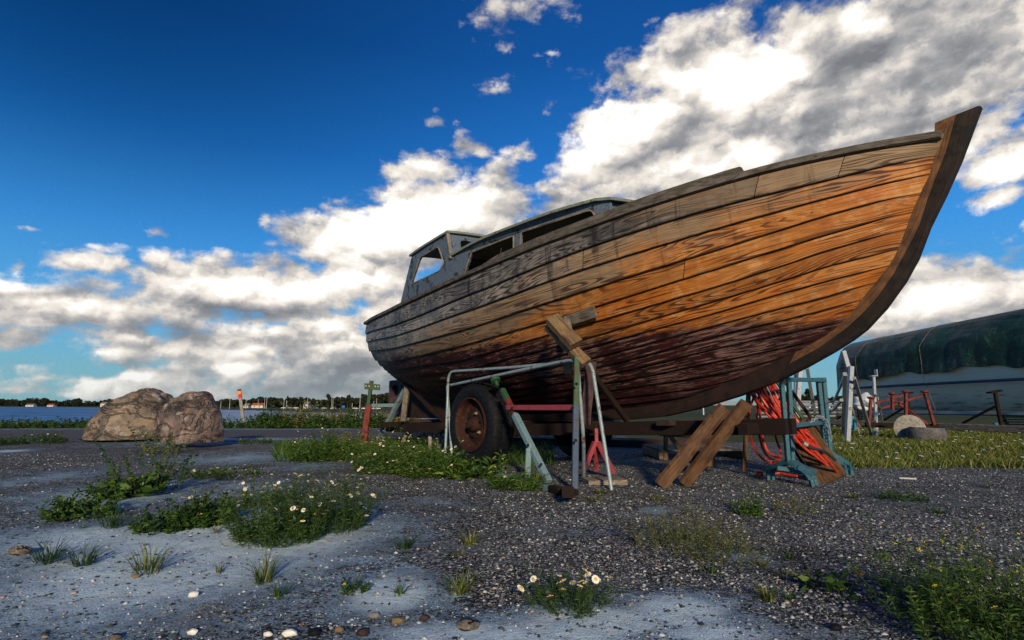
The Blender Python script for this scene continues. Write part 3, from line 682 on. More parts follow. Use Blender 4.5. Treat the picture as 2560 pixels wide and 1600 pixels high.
# front wall of the wheelhouse with two rounded screens, above the trunk roof
def cross(mbx, x, yw, zb, zt, wins, th=.03, lean=0.0, cam_=.05):
    from mathutils.geometry import tessellate_polygon
    n = 12; top = [(y, zt + cam_ * (1 - (y / yw) ** 2)) for y in np.linspace(yw, -yw, n)]
    ol = [(-yw, zb), (yw, zb)] + top
    loops = [ol] + wins; fl = [p for l in loops for p in l]; tris = tessellate_polygon([[Vector((p[0], p[1], 0)) for p in l] for l in loops])
    A_ = W([x + lean * (p[1] - zb) for p in fl], [p[0] for p in fl], [p[1] for p in fl]); B_ = W([x + lean * (p[1] - zb) - th for p in fl], [p[0] for p in fl], [p[1] for p in fl])
    a = mbx.addv(A_, [(p[0], p[1], .6) for p in fl]); b = mbx.addv(B_, [(p[0], p[1], .6) for p in fl])
    for t in tris: mbx.face(a + t[0], a + t[1], a + t[2]); mbx.face(b + t[2], b + t[1], b + t[0])
    k = 0
    for l in loops:
        m = len(l)
        for i in range(m): mbx.face(a + k + i, a + k + (i + 1) % m, b + k + (i + 1) % m, b + k + i)
        k += m
cross(mb, 3.66, .97, 2.5, 2.89, [rnd([(.10, 2.69), (.80, 2.66), (.80, 2.84), (.10, 2.88)], .06), rnd([(-.80, 2.66), (-.10, 2.69), (-.10, 2.88), (-.80, 2.84)], .06)], lean=-.30)
whs = mb.build('wheelhouse', 'cabin', boat, fix=True)
mb = MB(); wall(mb, [(3.66, 2.06), (3.66, 2.56), (4.4, 2.615), (5.08, 2.628), (5.6, 2.632), (6.13, 2.628), (6.20, 2.60), (6.22, 2.26)] + [(x, float(Zs(x)) - .06) for x in (6.0, 5.5, 5.0, 4.5, 4.0)], [win_1, win_2], wc)
cross(mb, 6.20, .83, 2.26, 2.60, [], lean=-.12)
mb.build('cabin_trunk', 'cabin', boat)
def roof(name, x0, x1, zf, over=.03, cam_=.06, th=.028, mat='rooftrim'):
    mbx = MB(); P = []; B_ = []
    for x in np.linspace(x0, x1, 16):
        yy = wc(min(max(x, 1.9), 6.2)) + over
        P.append([(x, y * yy, zf(x) + cam_ * (1 - y * y)) for y in np.linspace(-1, 1, 13)]); B_.append([(x, y * yy, zf(x) + cam_ * (1 - y * y) - th) for y in np.linspace(-1, 1, 13)])
    P = np.array(P); B_ = np.array(B_); a = mbx.k; mbx.grid(W(P[..., 0], P[..., 1], P[..., 2]), P); b = mbx.k; mbx.grid(W(B_[..., 0], B_[..., 1], B_[..., 2]), B_, flip=True)
    n, m = 16, 13; loop = [i for i in range(m)] + [i * m + m - 1 for i in range(1, n)] + [(n - 1) * m + j for j in range(m - 2, -1, -1)] + [i * m for i in range(n - 2, 0, -1)]
    for i in range(len(loop)):
        p, q = loop[i], loop[(i + 1) % len(loop)]; mbx.face(a + p, a + q, b + q, b + p)
    return mbx.build(name, mat, boat)
roof('wheelhouse_roof', 2.33, 3.58, lambda x: 2.885 + (x - 2.38) * .034)
zr = pchip([3.66, 4.4, 5.08, 5.6, 6.1, 6.24], [2.585, 2.64, 2.652, 2.657, 2.652, 2.62])
roof('trunk_roof', 3.62, 6.24, lambda x: float(zr(x)), cam_=.07)
# raised mouldings round the openings
def frame(lp, yf):
    mbx = MB(); pts = []
    for (x, z) in lp: pts.append(W(x, yf(x) + .002, z))
    mbx.tube(np.array(pts), .010, 6, closed=True); return mbx.build('window_frame', 'palewood', boat)
for lp in (win_w, win_1, win_2): frame(lp, wc)
for lp in (win_1, win_2): frame(lp, lambda x: -wc(x) )
# corner posts of the wheelhouse
for s_ in (1, -1):
    mb = MB(); mb.beam(W(3.675, s_ * (wc(3.67) + .012), 2.53), W(3.57, s_ * (wc(3.6) + .012), 2.885), .045, .03, up=(fwd[0], fwd[1], 0)); mb.build('corner_post', 'palewood', boat)
mb = MB(); cross(mb, 3.63, .95, 1.9, 2.57, [], cam_=.0); mb.build('bulkhead', 'darkwood', boat)
# mooring bitt on the fore deck
mb = MB(); b0 = W(6.47, .60, 2.33); mb.beam(b0, b0 + np.array([0, 0, .27]), .05, .035, up=(fwd[0], fwd[1], 0)); mb.beam(b0 + np.array([.07, 0, 0]), b0 + np.array([.07, 0, .22]), .03, .03)
mb.tube([b0 + np.array([-.02, -.022, .24]), b0 + np.array([-.02, .03, .24])], .008, 8); mb.build('mooring_bitt', 'white', boat)
# bilge stringer patch nailed on the planking beside the prop
# ------------------------------------------------------------------ float hanging in the window
fl = thing('fishing_float', AT(1233, 650, 7.0), 'small carved wooden float hanging in the rear cabin window of the boat', 'float')
p = W(4.62, wc(4.62) - .06, 2.30)
mb = MB(); mb.lathe(p + np.array([0, 0, .0]), (0.05, 0, 1), [(.004, -.07), (.018, -.05), (.024, -.01), (.02, .03), (.006, .065)], 10); mb.build('float_body', 'beamwood', fl, smooth=True)
mb = MB(); mb.tube([p + np.array([0, 0, .06]), p + np.array([.012, 0, .17])], .003, 5); mb.build('cord', 'palewood', fl)

# ------------------------------------------------------------------ trailer under the boat
tl = thing('boat_trailer', W(4.2, 0, 0), 'rusty steel boat trailer with large truck tyres under the wooden boat', 'trailer')
zb = lambda x: .32 + max(0, x - 4) * .038
for s_ in (1, -1):
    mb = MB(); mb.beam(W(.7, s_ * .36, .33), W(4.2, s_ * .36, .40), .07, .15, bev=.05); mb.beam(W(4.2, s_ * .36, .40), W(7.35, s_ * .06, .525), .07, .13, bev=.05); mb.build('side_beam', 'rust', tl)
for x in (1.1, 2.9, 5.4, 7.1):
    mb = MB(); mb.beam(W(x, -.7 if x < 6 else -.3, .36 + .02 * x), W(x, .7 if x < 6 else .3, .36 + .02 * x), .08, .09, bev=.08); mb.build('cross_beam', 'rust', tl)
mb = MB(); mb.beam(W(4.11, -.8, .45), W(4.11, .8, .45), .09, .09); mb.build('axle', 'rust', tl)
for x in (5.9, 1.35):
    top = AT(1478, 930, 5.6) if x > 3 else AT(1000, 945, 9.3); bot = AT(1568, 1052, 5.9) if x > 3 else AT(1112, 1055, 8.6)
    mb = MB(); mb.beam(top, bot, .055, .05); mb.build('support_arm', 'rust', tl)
def wheel(s_):
    c = W(4.11, s_ * .74, .475); ax = np.append(prt * s_, 0)
    t = thing_part_empty = None
    mb = MB()
    prof = [(.30, -.02), (.34, -.045), (.42, -.055), (.463, -.03), (.475, .0), (.478, .03), (.470, .045), (.478, .06), (.478, .12), (.470, .135), (.478, .15), (.478, .20), (.472, .225), (.45, .255), (.40, .27), (.335, .262), (.30, .235), (.29, .20)]
    tmb = MB(); tmb.lathe(c - ax * .02, ax, prof, 64, caps=False)
    ty = tmb.build('tyre', 'rubber', tl, smooth=True)
    # tread blocks
    tb = MB()
    for k in range(44):
        a = k * 2 * math.pi / 44; x = np.array([fwd[0], fwd[1], 0]); z = np.array([0, 0, 1.])
        r = x * math.cos(a) + z * math.sin(a); tg = -x * math.sin(a) + z * math.cos(a)
        for (h0, h1) in ((.03, .09), (.11, .17)):
            p = c + r * .480 + ax * ((h0 + h1) / 2 - .0); tb.beam(p - ax * .032, p + ax * .032 + tg * .012, .034, .014, up=r)
    tb.build('tread', 'rubber', ty)
    rm = MB(); rm.lathe(c, ax, [(.10, .05), (.27, .06), (.305, .16), (.312, .247), (.298, .252), (.286, .232), (.275, .15), (.24, .125), (.21, .13), (.17, .15), (.15, .168), (.11, .165), (.10, .155)], 48)
    r = rm.build('rim', 'hubrust', tl, smooth=True)
    hb = MB(); hb.lathe(c + ax * .16, ax, [(.085, 0), (.08, .05), (.06, .07), (.045, .075), (.042, .115), (.02, .12)], 24); hb.build('hub', 'hubrust', r, smooth=True)
    for k in range(6):
        a = k * math.pi / 3 + .3; p = c + ax * .160 + .13 * np.array([fwd[0] * math.cos(a), fwd[1] * math.cos(a), math.sin(a)])
        nb = MB(); nb.lathe(p, ax, [(.018, 0), (.018, .022), (.009, .024), (.009, .042)], 6); nb.build('wheel_nut', 'palewood' if k % 2 else 'rust', r)
    for k in range(5):
        a = k * 2 * math.pi / 5 + .1; p = c + ax * .126 + .225 * np.array([fwd[0] * math.cos(a), fwd[1] * math.cos(a), math.sin(a)])
        nb = MB(); nb.lathe(p, ax, [(.014, 0), (.014, .004)], 14); nb.build('vent_hole', 'rubber', r)
wheel(1); wheel(-1)
# keel blocks
for x in (1.4, 3.3, 5.2, 6.3):
    kb = MB(); kb.beam(W(x, -.3, zb(x) + .125), W(x, .3, zb(x) + .125), .14, .05); kb.build('keel_block', 'darkwood', tl)

# ------------------------------------------------------------------ stands and props
# 1. steel stand by the wheel
t = thing('boat_stand', G(1437, 1228), 'boat stand with dark blue post, pale blue diagonal leg and pink red crossbar', 'boat stand')
pf = G(1437, 1228); pt = AT(1442, 890, 5.0)
mb = MB(); mb.beam(pf, pf + (pt - pf) * .62, .055, .055); mb.build('post', 'darkblue', t)
mb = MB(); mb.beam(pf + (pt - pf) * .62 , pt, .05, .05); mb.build('post', 'greensteel', t)
a = AT(1253, 968, 6.0); b = AT(1372, 1205, 5.3)
mb = MB(); mb.beam(a + (b - a) * .03, a + (b - a) * .15, .052, .052); mb.build('leg_end', 'greensteel', t)
mb = MB(); mb.beam(a + (b - a) * .15, a + (b - a) * .32, .05, .05); mb.build('leg_upper', 'redsteel', t)
mb = MB(); mb.beam(a + (b - a) * .32, b, .062, .062); mb.build('leg', 'lightblue', t)
mb = MB(); mb.beam(AT(1270, 1019, 5.85), AT(1436, 1019, 4.95), .045, .05); mb.build('crossbar', 'redpink', t)
mb = MB(); mb.beam(G(1228, 1183, .03), G(1380, 1222, .03), .06, .05); mb.build('base_bar', 'lightblue', t)
mb = MB(); mb.beam(G(1318, 1200), AT(1323, 1108, 5.52), .055, .055); mb.build('short_post', 'lightblue', t)
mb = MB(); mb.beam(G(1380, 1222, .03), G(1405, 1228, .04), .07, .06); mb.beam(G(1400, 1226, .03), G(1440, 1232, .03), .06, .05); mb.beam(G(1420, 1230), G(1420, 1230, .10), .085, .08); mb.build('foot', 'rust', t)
for q_ in (AT(1280, 1019, 5.75), AT(1430, 1019, 4.93), AT(1320, 1112, 5.46), AT(1352, 1160, 5.32), AT(1440, 960, 4.86), AT(1438, 1100, 4.80)):
    nb = MB(); nb.lathe(q_ + [0, -.03, 0], (0, -1, 0), [(.014, 0), (.014, .012), (.008, .013), (.008, .022)], 6); nb.build('bolt', 'rust', t)
p0 = AT(1238, 948, 6.15)
mb = MB(); mb.lathe(p0, (-.3, .5, .8), [(.02, -.09), (.02, -.03), (.05, -.03), (.055, 0.0), (.04, .012)], 16); mb.build('screw_pad', 'greensteel', t, smooth=True)
# timber head of the stand
t2 = thing('timber_prop', AT(1410, 850, 5.1), 'two rough brown timbers leaning on the planks at the top of the blue steel stand', 'timber prop')
d_up = np.array([0.25, -.9, .35])
mb = MB(); mb.beam(AT(1372, 815, 5.18), AT(1466, 908, 4.98), .105, .06, up=d_up, n=5, wob=.002); mb.build('lower_timber', 'propwood', t2)
mb = MB(); mb.beam(AT(1380, 796, 5.08), AT(1440, 862, 4.96), .135, .085, up=d_up, n=5, wob=.002); mb.build('upper_block', 'propwood', t2)
mb = MB(); mb.beam(AT(1415, 795, 5.38), AT(1424, 838, 5.30), .06, .06); mb.build('wedge', 'greywood', t2)
pt_ = thing('packing_board', AT(1450, 785, 5.3), 'short grey board wedged flat against the orange planks beside the prop', 'board')
mb = MB(); mb.beam(AT(1408, 806, 5.44), AT(1489, 779, 5.165), .10, .03, up=(prt[0] * .9, prt[1] * .9, -.42)); mb.build('board', 'greywood', pt_)
t3 = thing('hanging_plank', AT(1465, 990, 5.6), 'weathered reddish plank hanging upright behind the galvanised tube frame', 'plank')
mb = MB(); mb.beam(AT(1478, 905, 5.35), AT(1463, 1060, 5.5), .10, .035, up=(0, -1, .1), n=4, wob=.003); mb.build('plank', 'purplewood', t3)
t3 = thing('wood_block', AT(1420, 918, 5.4), 'small brown wood block strapped under the tube frame beside the stand post', 'wood block')
mb = MB(); mb.beam(AT(1420, 903, 5.4), AT(1422, 936, 5.4), .07, .09); mb.build('block', 'propwood', t3)
# 2. tube frame of two bent hoops
def bend(pts, r=.13, n=7):
    o = [np.array(pts[0], float)]
    for i in range(1, len(pts) - 1):
        p = np.array(pts[i], float); a = np.array(pts[i - 1], float); b = np.array(pts[i + 1], float); da = (a - p) / np.linalg.norm(a - p); db = (b - p) / np.linalg.norm(b - p)
        for k in range(n + 1):
            t = k / n; o.append((1 - t) ** 2 * (p + da * r) + 2 * t * (1 - t) * p + t * t * (p + db * r))
    o.append(np.array(pts[-1], float)); return np.array(o)
t = thing('tube_trestle', G(1320, 1190), 'trestle of two bent galvanised tube hoops standing across the trailer wheel', 'trestle')
mb = MB(); mb.tube(bend([G(1112, 1160), AT(1119, 1000, 7.25), AT(1121, 929, 7.2), AT(1290, 918, 6.1), AT(1478, 899, 5.15), G(1529, 1226)], .14), .0165, 10); mb.build('hoop', 'pipe', t, smooth=True)
mb = MB(); mb.tube(bend([G(1131, 1160), AT(1118, 965, 7.35)], .1), .0165, 10); mb.tube(bend([AT(1126, 963, 7.1), AT(1400, 905, 5.25), AT(1443, 898, 5.0), AT(1459, 1100, 5.1), G(1459, 1198)], .12), .0165, 10); mb.build('hoop', 'pipe', t, smooth=True)
# 3. pink axle stand on a plank
t = thing('axle_stand', G(1495, 1195), 'small pink red axle stand with splayed legs under the trailer', 'axle stand')
sf = G(1493, 1194)
mb = MB(); mb.beam(sf + [0, 0, .30], sf + [0, 0, .47], .035, .035); mb.build('post', 'redpink', t)
mb = MB(); mb.beam(sf + [0, 0, .44], sf + [0, 0, .53], .02, .02); mb.beam(sf + [-.045, 0, .53], sf + [.045, 0, .53], .03, .02); mb.build('saddle', 'rust', t)
for dx, dy in ((-.15, -.05), (.15, -.09), (.02, .2)):
    mb = MB(); mb.beam(sf + [dx * .1, dy * .1, .34], sf + [dx, dy, .045], .05, .04, bev=.05); mb.build('leg', 'redpink', t)
t = thing('base_plank', G(1515, 1205), 'pale worn plank lying under the pink axle stand', 'plank')
mb = MB(); mb.beam(G(1462, 1204, .02), G(1562, 1206, .02) + [0, .1, 0], .26, .05, up=(0, 0, 1)); mb.build('plank', 'palewood', t)
# 4. pair of heavy raking timbers under the fore foot
t = thing('raking_shore', G(1650, 1210), 'long brown timber shore raking up to the keel under the bow, the upper of the two', 'timber shore', 'raking timbers under the bow')
mb = MB(); mb.beam(G(1652, 1212, .02), AT(1812, 1018, 4.86), .115, .11, bev=.22, up=(0, -1, .4), n=8, wob=.003); mb.build('timber', 'beamwood', t)
t = thing('raking_shore', G(1700, 1208), 'second brown timber shore lying behind and below the first under the bow', 'timber shore', 'raking timbers under the bow')
mb = MB(); mb.beam(G(1712, 1207, .02), AT(1866, 1008, 4.80), .11, .11, bev=.22, up=(0, -1, .5), n=8, wob=.003); mb.build('timber', 'beamwood', t)
# 5. red and green stand by the stern
t = thing('boat_stand', G(915, 1115), 'red and green steel stand with a drilled cross head, left of the stern', 'boat stand')
f0 = G(908, 1118); Y0 = f0[1]
mb = MB(); mb.beam(f0, AT(922, 1012, Y0), .10, .07); mb.build('post', 'redsteel', t)
mb = MB(); mb.beam(AT(921, 1012, Y0), AT(929, 952, Y0 - .02), .06, .06); mb.build('upper_post', 'greensteel', t)
mb = MB(); hp = [AT(911, 958, Y0 - .05), AT(949, 961, Y0 - .05), AT(949, 976, Y0 - .05), AT(911, 973, Y0 - .05)]; mb.prism(hp, [0, .03, 0]); hd = mb.build('head_plate', 'greensteel', t)
for q in (915, 923, 938, 945):
    h_ = MB(); h_.lathe(AT(q, 965.5 + (q - 930) * .06, Y0 - .053), (0, -1, 0), [(.011, 0), (.011, .004)], 10); h_.build('bolt', 'white', hd)
mb = MB(); mb.beam(AT(928, 1014, Y0), AT(1000, 1013, Y0 + .3), .06, .06); mb.build('crossbar', 'lightblue', t)
mb = MB(); mb.beam(G(940, 1113), AT(1013, 972, Y0 - .2), .075, .06); mb.build('leg', 'lightblue', t)
mb = MB(); mb.beam(G(951, 1116), AT(957, 1062, Y0 - .3), .06, .06); mb.build('short_post', 'lightblue', t)
mb = MB(); mb.beam(f0 + [-.25, 0, .03], f0 + [.25, 0, .03], .16, .07); mb.build('foot', 'redsteel', t)
# 6. small objects under the stern
t = thing('timber_post', G(1010, 1060), 'short upright timber between the keel and the stern end of the trailer', 'timber post')
mb = MB(); mb.beam(AT(1008, 1055, 9.1), AT(1018, 968, 9.25), .085, .08); mb.build('post', 'greywood', t)
t = thing('axle_stand', G(1018, 1118), 'small flaking red and white axle stand below the stern', 'axle stand')
sf = AT(1019, 1062, 9.4); 
mb = MB(); mb.beam(sf + [0, 0, .0], sf + [0, 0, -.16], .05, .05); mb.build('post', 'redsteel', t)
for dx, m_ in ((-.12, 'palewood'), (.14, 'rust')):
    mb = MB(); mb.beam(sf + [0, 0, -.12], np.array([sf[0] + dx, sf[1], 0]), .05, .05); mb.build('leg', m_, t)
t = thing('concrete_block', G(1095, 1125), 'grey hollow concrete block standing in the weeds left of the wheel', 'concrete block')
mb = MB(); q = G(1098, 1128); mb.beam(q + [-.13, 0, 0], q + [-.13, 0, .30], .05, .2); mb.beam(q + [0, 0, 0], q + [0, 0, .30], .05, .2); mb.beam(q + [.13, 0, 0], q + [.13, 0, .30], .05, .2); mb.beam(q + [-.155, 0, .31], q + [.155, 0, .31], .2, .05); mb.build('block', 'concrete', t)

# 7. blue steel rack with hose beside the bow
t = thing('steel_rack', G(1985, 1205), 'blue painted steel rack with curved feet below the bow, hose hung over it', 'rack')
Ya = 5.35; Yb_ = 6.1
def railp(px, py, Y): return AT(px, py, Y)
for (xt, xb2, foot, back, Yf) in ((1953, 1970, (2031, 1215), (1920, 1200), 5.25), (1972, 1981, (2040, 1213), (1932, 1199), 5.30)):
    mb = MB(); top = AT(xt, 948, Yf); bot = AT(xb2, 1152, Yf); mb.beam(top, bot, .035, .05, bev=.1); mb.build('post', 'bluesteel', t)
    mb = MB(); f1 = G(*foot); b1 = AT(2018, 1180, f1[1] + .05)
    pts = bend([bot, AT(2005 + (xb2 - 1970) * .8, 1172, Yf - .1), f1 + [-.02, 0, .12], f1], .09); 
    for i in range(len(pts) - 1): mb.beam(pts[i], pts[i + 1], .032, .042, bev=.1)
    mb.build('foot', 'bluesteel', t)
    mb = MB(); f2 = G(*back); pts = bend([bot, AT(1938 + (xb2 - 1970), 1165, Yf + .15), f2 + [0, 0, .1], f2], .07)
    for i in range(len(pts) - 1): mb.beam(pts[i], pts[i + 1], .03, .04, bev=.1)
    mb.build('foot', 'bluesteel', t)
for (xt, xb2, foot, Yf) in ((2045, 2064, (2115, 1190), 5.75), (2058, 2075, (2128, 1188), 5.80)):
    mb = MB(); top = AT(xt, 944, Yf); bot = AT(xb2, 1132, Yf); mb.beam(top, bot, .038, .05, bev=.1); mb.build('post', 'bluesteel', t)
    mb = MB(); f1 = G(*foot); pts = bend([bot, AT(foot[0] - 14, 1156, Yf), f1 + [0, 0, .1], f1], .08)
    for i in range(len(pts) - 1): mb.beam(pts[i], pts[i + 1], .032, .042, bev=.1)
    mb.build('foot', 'bluesteel', t)
mb = MB(); mb.beam(AT(1970, 949, 5.28), AT(2060, 950, 5.78), .05, .04); mb.build('top_bar', 'bluesteel', t)
mb = MB(); mb.beam(AT(1982, 1064, 5.28), AT(2064, 1055, 5.78), .04, .04); mb.build('middle_bar', 'bluesteel', t)
mb = MB(); mb.beam(AT(1942, 1170, 5.3), AT(2010, 1178, 5.3), .03, .04); mb.build('lower_bar', 'bluesteel', t)
t_p = thing('pole_bundle', AT(1930, 1000, 5.9), 'dark green and brown poles leaning among the orange hoses under the bow', 'poles')
for k_, (a_, b_, m_) in enumerate([((1890, 975, 6.1), (2030, 1195, 5.9), 'darkwood'), ((1935, 945, 6.1), (2060, 1120, 6.0), 'greensteel'), ((1925, 950, 6.15), (2052, 1128, 6.05), 'propwood'), ((1905, 960, 6.15), (1995, 1170, 5.95), 'darkwood'), ((1955, 945, 6.2), (2075, 1110, 6.1), 'darkwood'), ((1872, 975, 6.1), (1860, 1180, 6.0), 'beamwood')]):
    mb = MB(); mb.beam(AT(*a_), AT(*b_), .045, .03); mb.build('pole', m_, t_p)
# chain on the rack
t = thing('chain', AT(2055, 1045, 5.7), 'loose galvanised chain looped over the middle bar of the blue rack', 'chain')
path = np.array([AT(2025, 1056, 5.5), AT(2045, 1041, 5.55), AT(2057, 1044, 5.6), AT(2068, 1055, 5.66), AT(2073, 1075, 5.66), AT(2077, 1100, 5.66)])
def chain(path, n, name, mat, parent):
    L = np.concatenate([[0], np.cumsum(np.linalg.norm(np.diff(path, axis=0), axis=1))]); mbx = MB()
    for k in range(n):
        s0 = L[-1] * (k + .5) / n; p = np.array([np.interp(s0, L, path[:, i]) for i in range(3)]); q = np.array([np.interp(min(s0 + .01, L[-1]), L, path[:, i]) for i in range(3)])
        d = q - p; d /= np.linalg.norm(d) + 1e-9; s_ = np.cross(d, [0, 1, 0]) if k % 2 else np.cross(d, np.cross(d, [0, 1, 0])); s_ /= np.linalg.norm(s_) + 1e-9
        ln = L[-1] / n * .72
        mbx.tube([p + d * ln * math.cos(a) + s_ * .014 * math.sin(a) for a in np.arange(10) * .628], .0045, 5, closed=True)
    return mbx.build(name, mat, parent)
chain(path, 16, 'links', 'galv', t)
t = thing('chain', AT(1830, 1080, 5.3), 'rusty brown chain hanging in a curve behind the raking timbers', 'chain')
chain(np.array([AT(1790, 1088, 5.5), AT(1815, 1086, 5.5), AT(1845, 1070, 5.45), AT(1868, 1053, 5.4), AT(1895, 1052, 5.35)]), 22, 'links', 'rust', t)
# boards leaning under the rack
for (a, b_, lab) in (((1990, 1060, 5.75), (2082, 1200, 5.5), 'wide brown board leaning behind the blue rack, its foot on the gravel'), ((2005, 1060, 5.85), (2097, 1192, 5.62), 'second brown board leaning just right of the wide one')):
    t = thing('leaning_board', G(b_[0], b_[1]), lab, 'board', 'boards leaning in the rack')
    f1 = G(b_[0], b_[1] + 2, .02); mb = MB(); mb.beam(AT(*a), f1, .24 if a[0] < 2000 else .16, .035, up=(-.55, -.75, .3)); mb.build('board', 'beamwood', t)
# hoses
t = thing('hose_bundle', AT(1960, 1080, 5.6), 'bundle of bright orange and red hoses drooping through the blue rack below the bow', 'hose')
hs = [[(1870,960,5.7),(1890,1000,5.6),(1920,1030,5.5),(1960,1060,5.5),(2000,1110,5.45),(2050,1150,5.4),(2093,1182,5.35)],
      [(1885,955,5.75),(1905,985,5.7),(1940,1022,5.6),(1975,1080,5.6),(2012,1105,5.5),(2060,1145,5.5),(2090,1176,5.45)],
      [(1925,950,5.8),(1945,985,5.75),(1975,1030,5.7),(2000,1068,5.6),(2030,1095,5.55),(2058,1130,5.5)],
      [(1920,945,5.85),(1950,990,5.8),(1985,1045,5.72),(2010,1070,5.65),(2035,1092,5.6),(2060,1128,5.56)],
      [(1890,975,5.9),(1872,1040,5.9),(1882,1110,5.8),(1905,1145,5.7),(1930,1158,5.6)],
      [(1905,965,5.9),(1900,1040,5.95),(1908,1100,5.85),(1925,1135,5.8),(1950,1145,5.7)],
      [(1900,968,5.95),(1892,1040,6.0),(1902,1105,5.9),(1920,1142,5.85),(1945,1152,5.7)],
      [(1930,1060,6.0),(1945,1110,5.9),(1952,1135,5.8),(1945,1150,5.7),(1925,1158,5.6)],
      [(1990,1085,5.2),(2010,1102,5.15),(2035,1115,5.2),(2060,1140,5.2),(2094,1182,5.3)],
      [(1995,1068,5.55),(2015,1095,5.5),(2030,1120,5.45),(2060,1150,5.4),(2092,1178,5.38)]]
for k_ in range(9):
    f_ = k_ / 8; hs.append([(1868 + 62 * f_, 966 - 20 * f_, 5.65 + .2 * f_), (1895 + 52 * f_, 1010 - 22 * f_ + 4 * math.sin(k_ * 2), 5.62 + .15 * f_), (1935 + 35 * f_, 1052 - 24 * f_, 5.6 + .12 * f_), (1978 + 22 * f_, 1092 - 26 * f_ + 5 * math.sin(k_ * 3), 5.58 + .1 * f_), (2030 + 12 * f_, 1134 - 22 * f_, 5.5), (2078 + 5 * f_, 1170 - 12 * f_, 5.42)])
for h_ in hs:
    P = [AT(*q) for q in h_]; L = np.arange(len(P)); f = [pchip(L, [p[i] for p in P]) for i in range(3)]; tt = np.linspace(0, len(P) - 1, 26)
    mb = MB(); mb.tube(np.stack([g(tt) for g in f], -1), .0125, 8); mb.build('hose', 'hose', t, smooth=True)
P = [AT(*q) for q in [(1925,985,5.6),(1945,1030,5.55),(1972,1068,5.45),(1995,1090,5.12),(2022,1117,5.1),(2060,1128,5.15),(2088,1150,5.2)]]; L = np.arange(7); f = [pchip(L, [p[i] for p in P]) for i in range(3)]; tt = np.linspace(3.8, 6, 14)
mb = MB(); mb.tube(np.stack([g(tt) for g in f], -1), .014, 8); mb.build('hose', 'blackhose', t, smooth=True)
mb = MB(); q = AT(2018, 1113, 5.08); r_ = AT(2008, 1108, 5.08); mb.tube([r_, q], .02, 10); mb.build('coupling', 'brass', t, smooth=True)
t = thing('hose_end', G(1905, 1185), 'orange hose end with a pale coupling lying on the gravel left of the rack', 'hose')
mb = MB(); mb.tube([G(1893, 1184, .03), G(1905, 1184, .03)], .028, 10); mb.tube([G(1912, 1185, .02), G(1950, 1183, .03), G(1990, 1190, .02), G(2020, 1187, .02)], .012, 8); mb.build('hose', 'hose', t, smooth=True)
mb = MB(); mb.tube([G(1905, 1184, .03), G(1912, 1185, .025)], .02, 10); mb.build('coupling', 'brass', t)
# things in the shade behind the boat
t = thing('pallet', G(1720, 1150), 'weathered pallet lying in the shade under the fore part of the boat', 'pallet')
for k in range(6):
    mb = MB(); q = G(1650, 1150) + [0, .18 * k, .12]; mb.beam(q, q + [1.15, .1, 0], .10, .02); mb.build('deck_board', 'greywood', t)
for dx in (0.03, .55, 1.1):
    mb = MB(); q = G(1650, 1150) + [dx, 0, .055]; mb.beam(q, q + [0, .95, 0], .08, .10); mb.build('bearer', 'greywood', t)
t = thing('trestle', G(1760, 1165), 'dark wooden trestle in the shade behind the raking timbers', 'trestle')
for a, b_ in (((1664, 1150), (1664, 1085, 6.5)), ((1720, 1150), (1672, 1085, 6.5)), ((1775, 1165), (1782, 1095, 6.0)), ((1782, 1165), (1778, 1095, 6.0))):
    q = G(a[0], a[1]); mb = MB(); mb.beam(q, AT(b_[0], b_[1], q[1]), .05, .05); mb.build('leg', 'propwood', t)
mb = MB(); mb.beam(AT(1650, 1084, 7.1), AT(1790, 1094, 6.4), .06, .05); mb.build('top_rail', 'propwood', t)
t = thing('chock', G(1745, 1168), 'pale chock of wood on the gravel between the raking timbers and the rack', 'chock')
mb = MB(); mb.beam(G(1730, 1173, .03), G(1756, 1163, .03), .09, .06); mb.build('block', 'palewood', t)
t = thing('stump', G(1772, 1170), 'short rough brown log standing behind the second raking timber', 'log')
mb = MB(); q = G(1768, 1165); mb.lathe(q, (0, 0, 1), [(.07, 0), (.065, .1), (.068, .16), (.05, .165)], 12); mb.build('log', 'beamwood', t)
t = thing('timber_stack', G(1600, 1130), 'low stack of dark beams behind the trailer under the boat', 'beams')
for k in range(3):
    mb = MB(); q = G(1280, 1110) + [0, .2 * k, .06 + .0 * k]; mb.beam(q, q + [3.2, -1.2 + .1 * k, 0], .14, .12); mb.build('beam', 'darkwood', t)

# ------------------------------------------------------------------ galvanised stands on the right
def stand(lab, foot, top, legs, pad=None, w=.075, extra=None):
    f0 = G(*foot); Y = f0[1]; t = thing('galvanised_stand', f0, lab, 'boat stand', 'galvanised stands')
    mb = MB(); mb.beam(f0, AT(top[0], top[1], Y), w, w, bev=.06); mb.build('post', 'galv', t)
    for l in legs:
        a = AT(l[0], l[1], Y + l[4]); b = G(l[2], l[3]) if l[3] > 1030 else AT(l[2], l[3], Y + l[4] * 2); mb = MB(); mb.beam(a, b, w * .7, w * .7, bev=.06); mb.build('leg', 'galv', t)
    if pad: mb = MB(); a = AT(pad[0], pad[1], Y); mb.beam(a + [-pad[2], 0, 0], a + [pad[2], 0, 0], .12, .02); mb.beam(a + [pad[2], 0, 0], a + [pad[2], 0, .15], .02, .1); mb.build('pad', 'galv', t)
    return t, Y
t, Y = stand('galvanised stand with paired square posts at the left end of the green covered boat', (2118, 1112), (2128, 916), [(2136, 945, 2181, 1096, -.2), (2110, 945, 2068, 1042, .6), (2104, 1000, 2068, 1044, .4)])
mb = MB(); mb.beam(G(2108, 1090), AT(2113, 935, Y + .4), .075, .075); mb.build('post', 'galv', t)
mb = MB(); mb.beam(AT(2108, 877, Y + .1), AT(2125, 935, Y + .1), .08, .06); mb.build('head', 'galv', t)
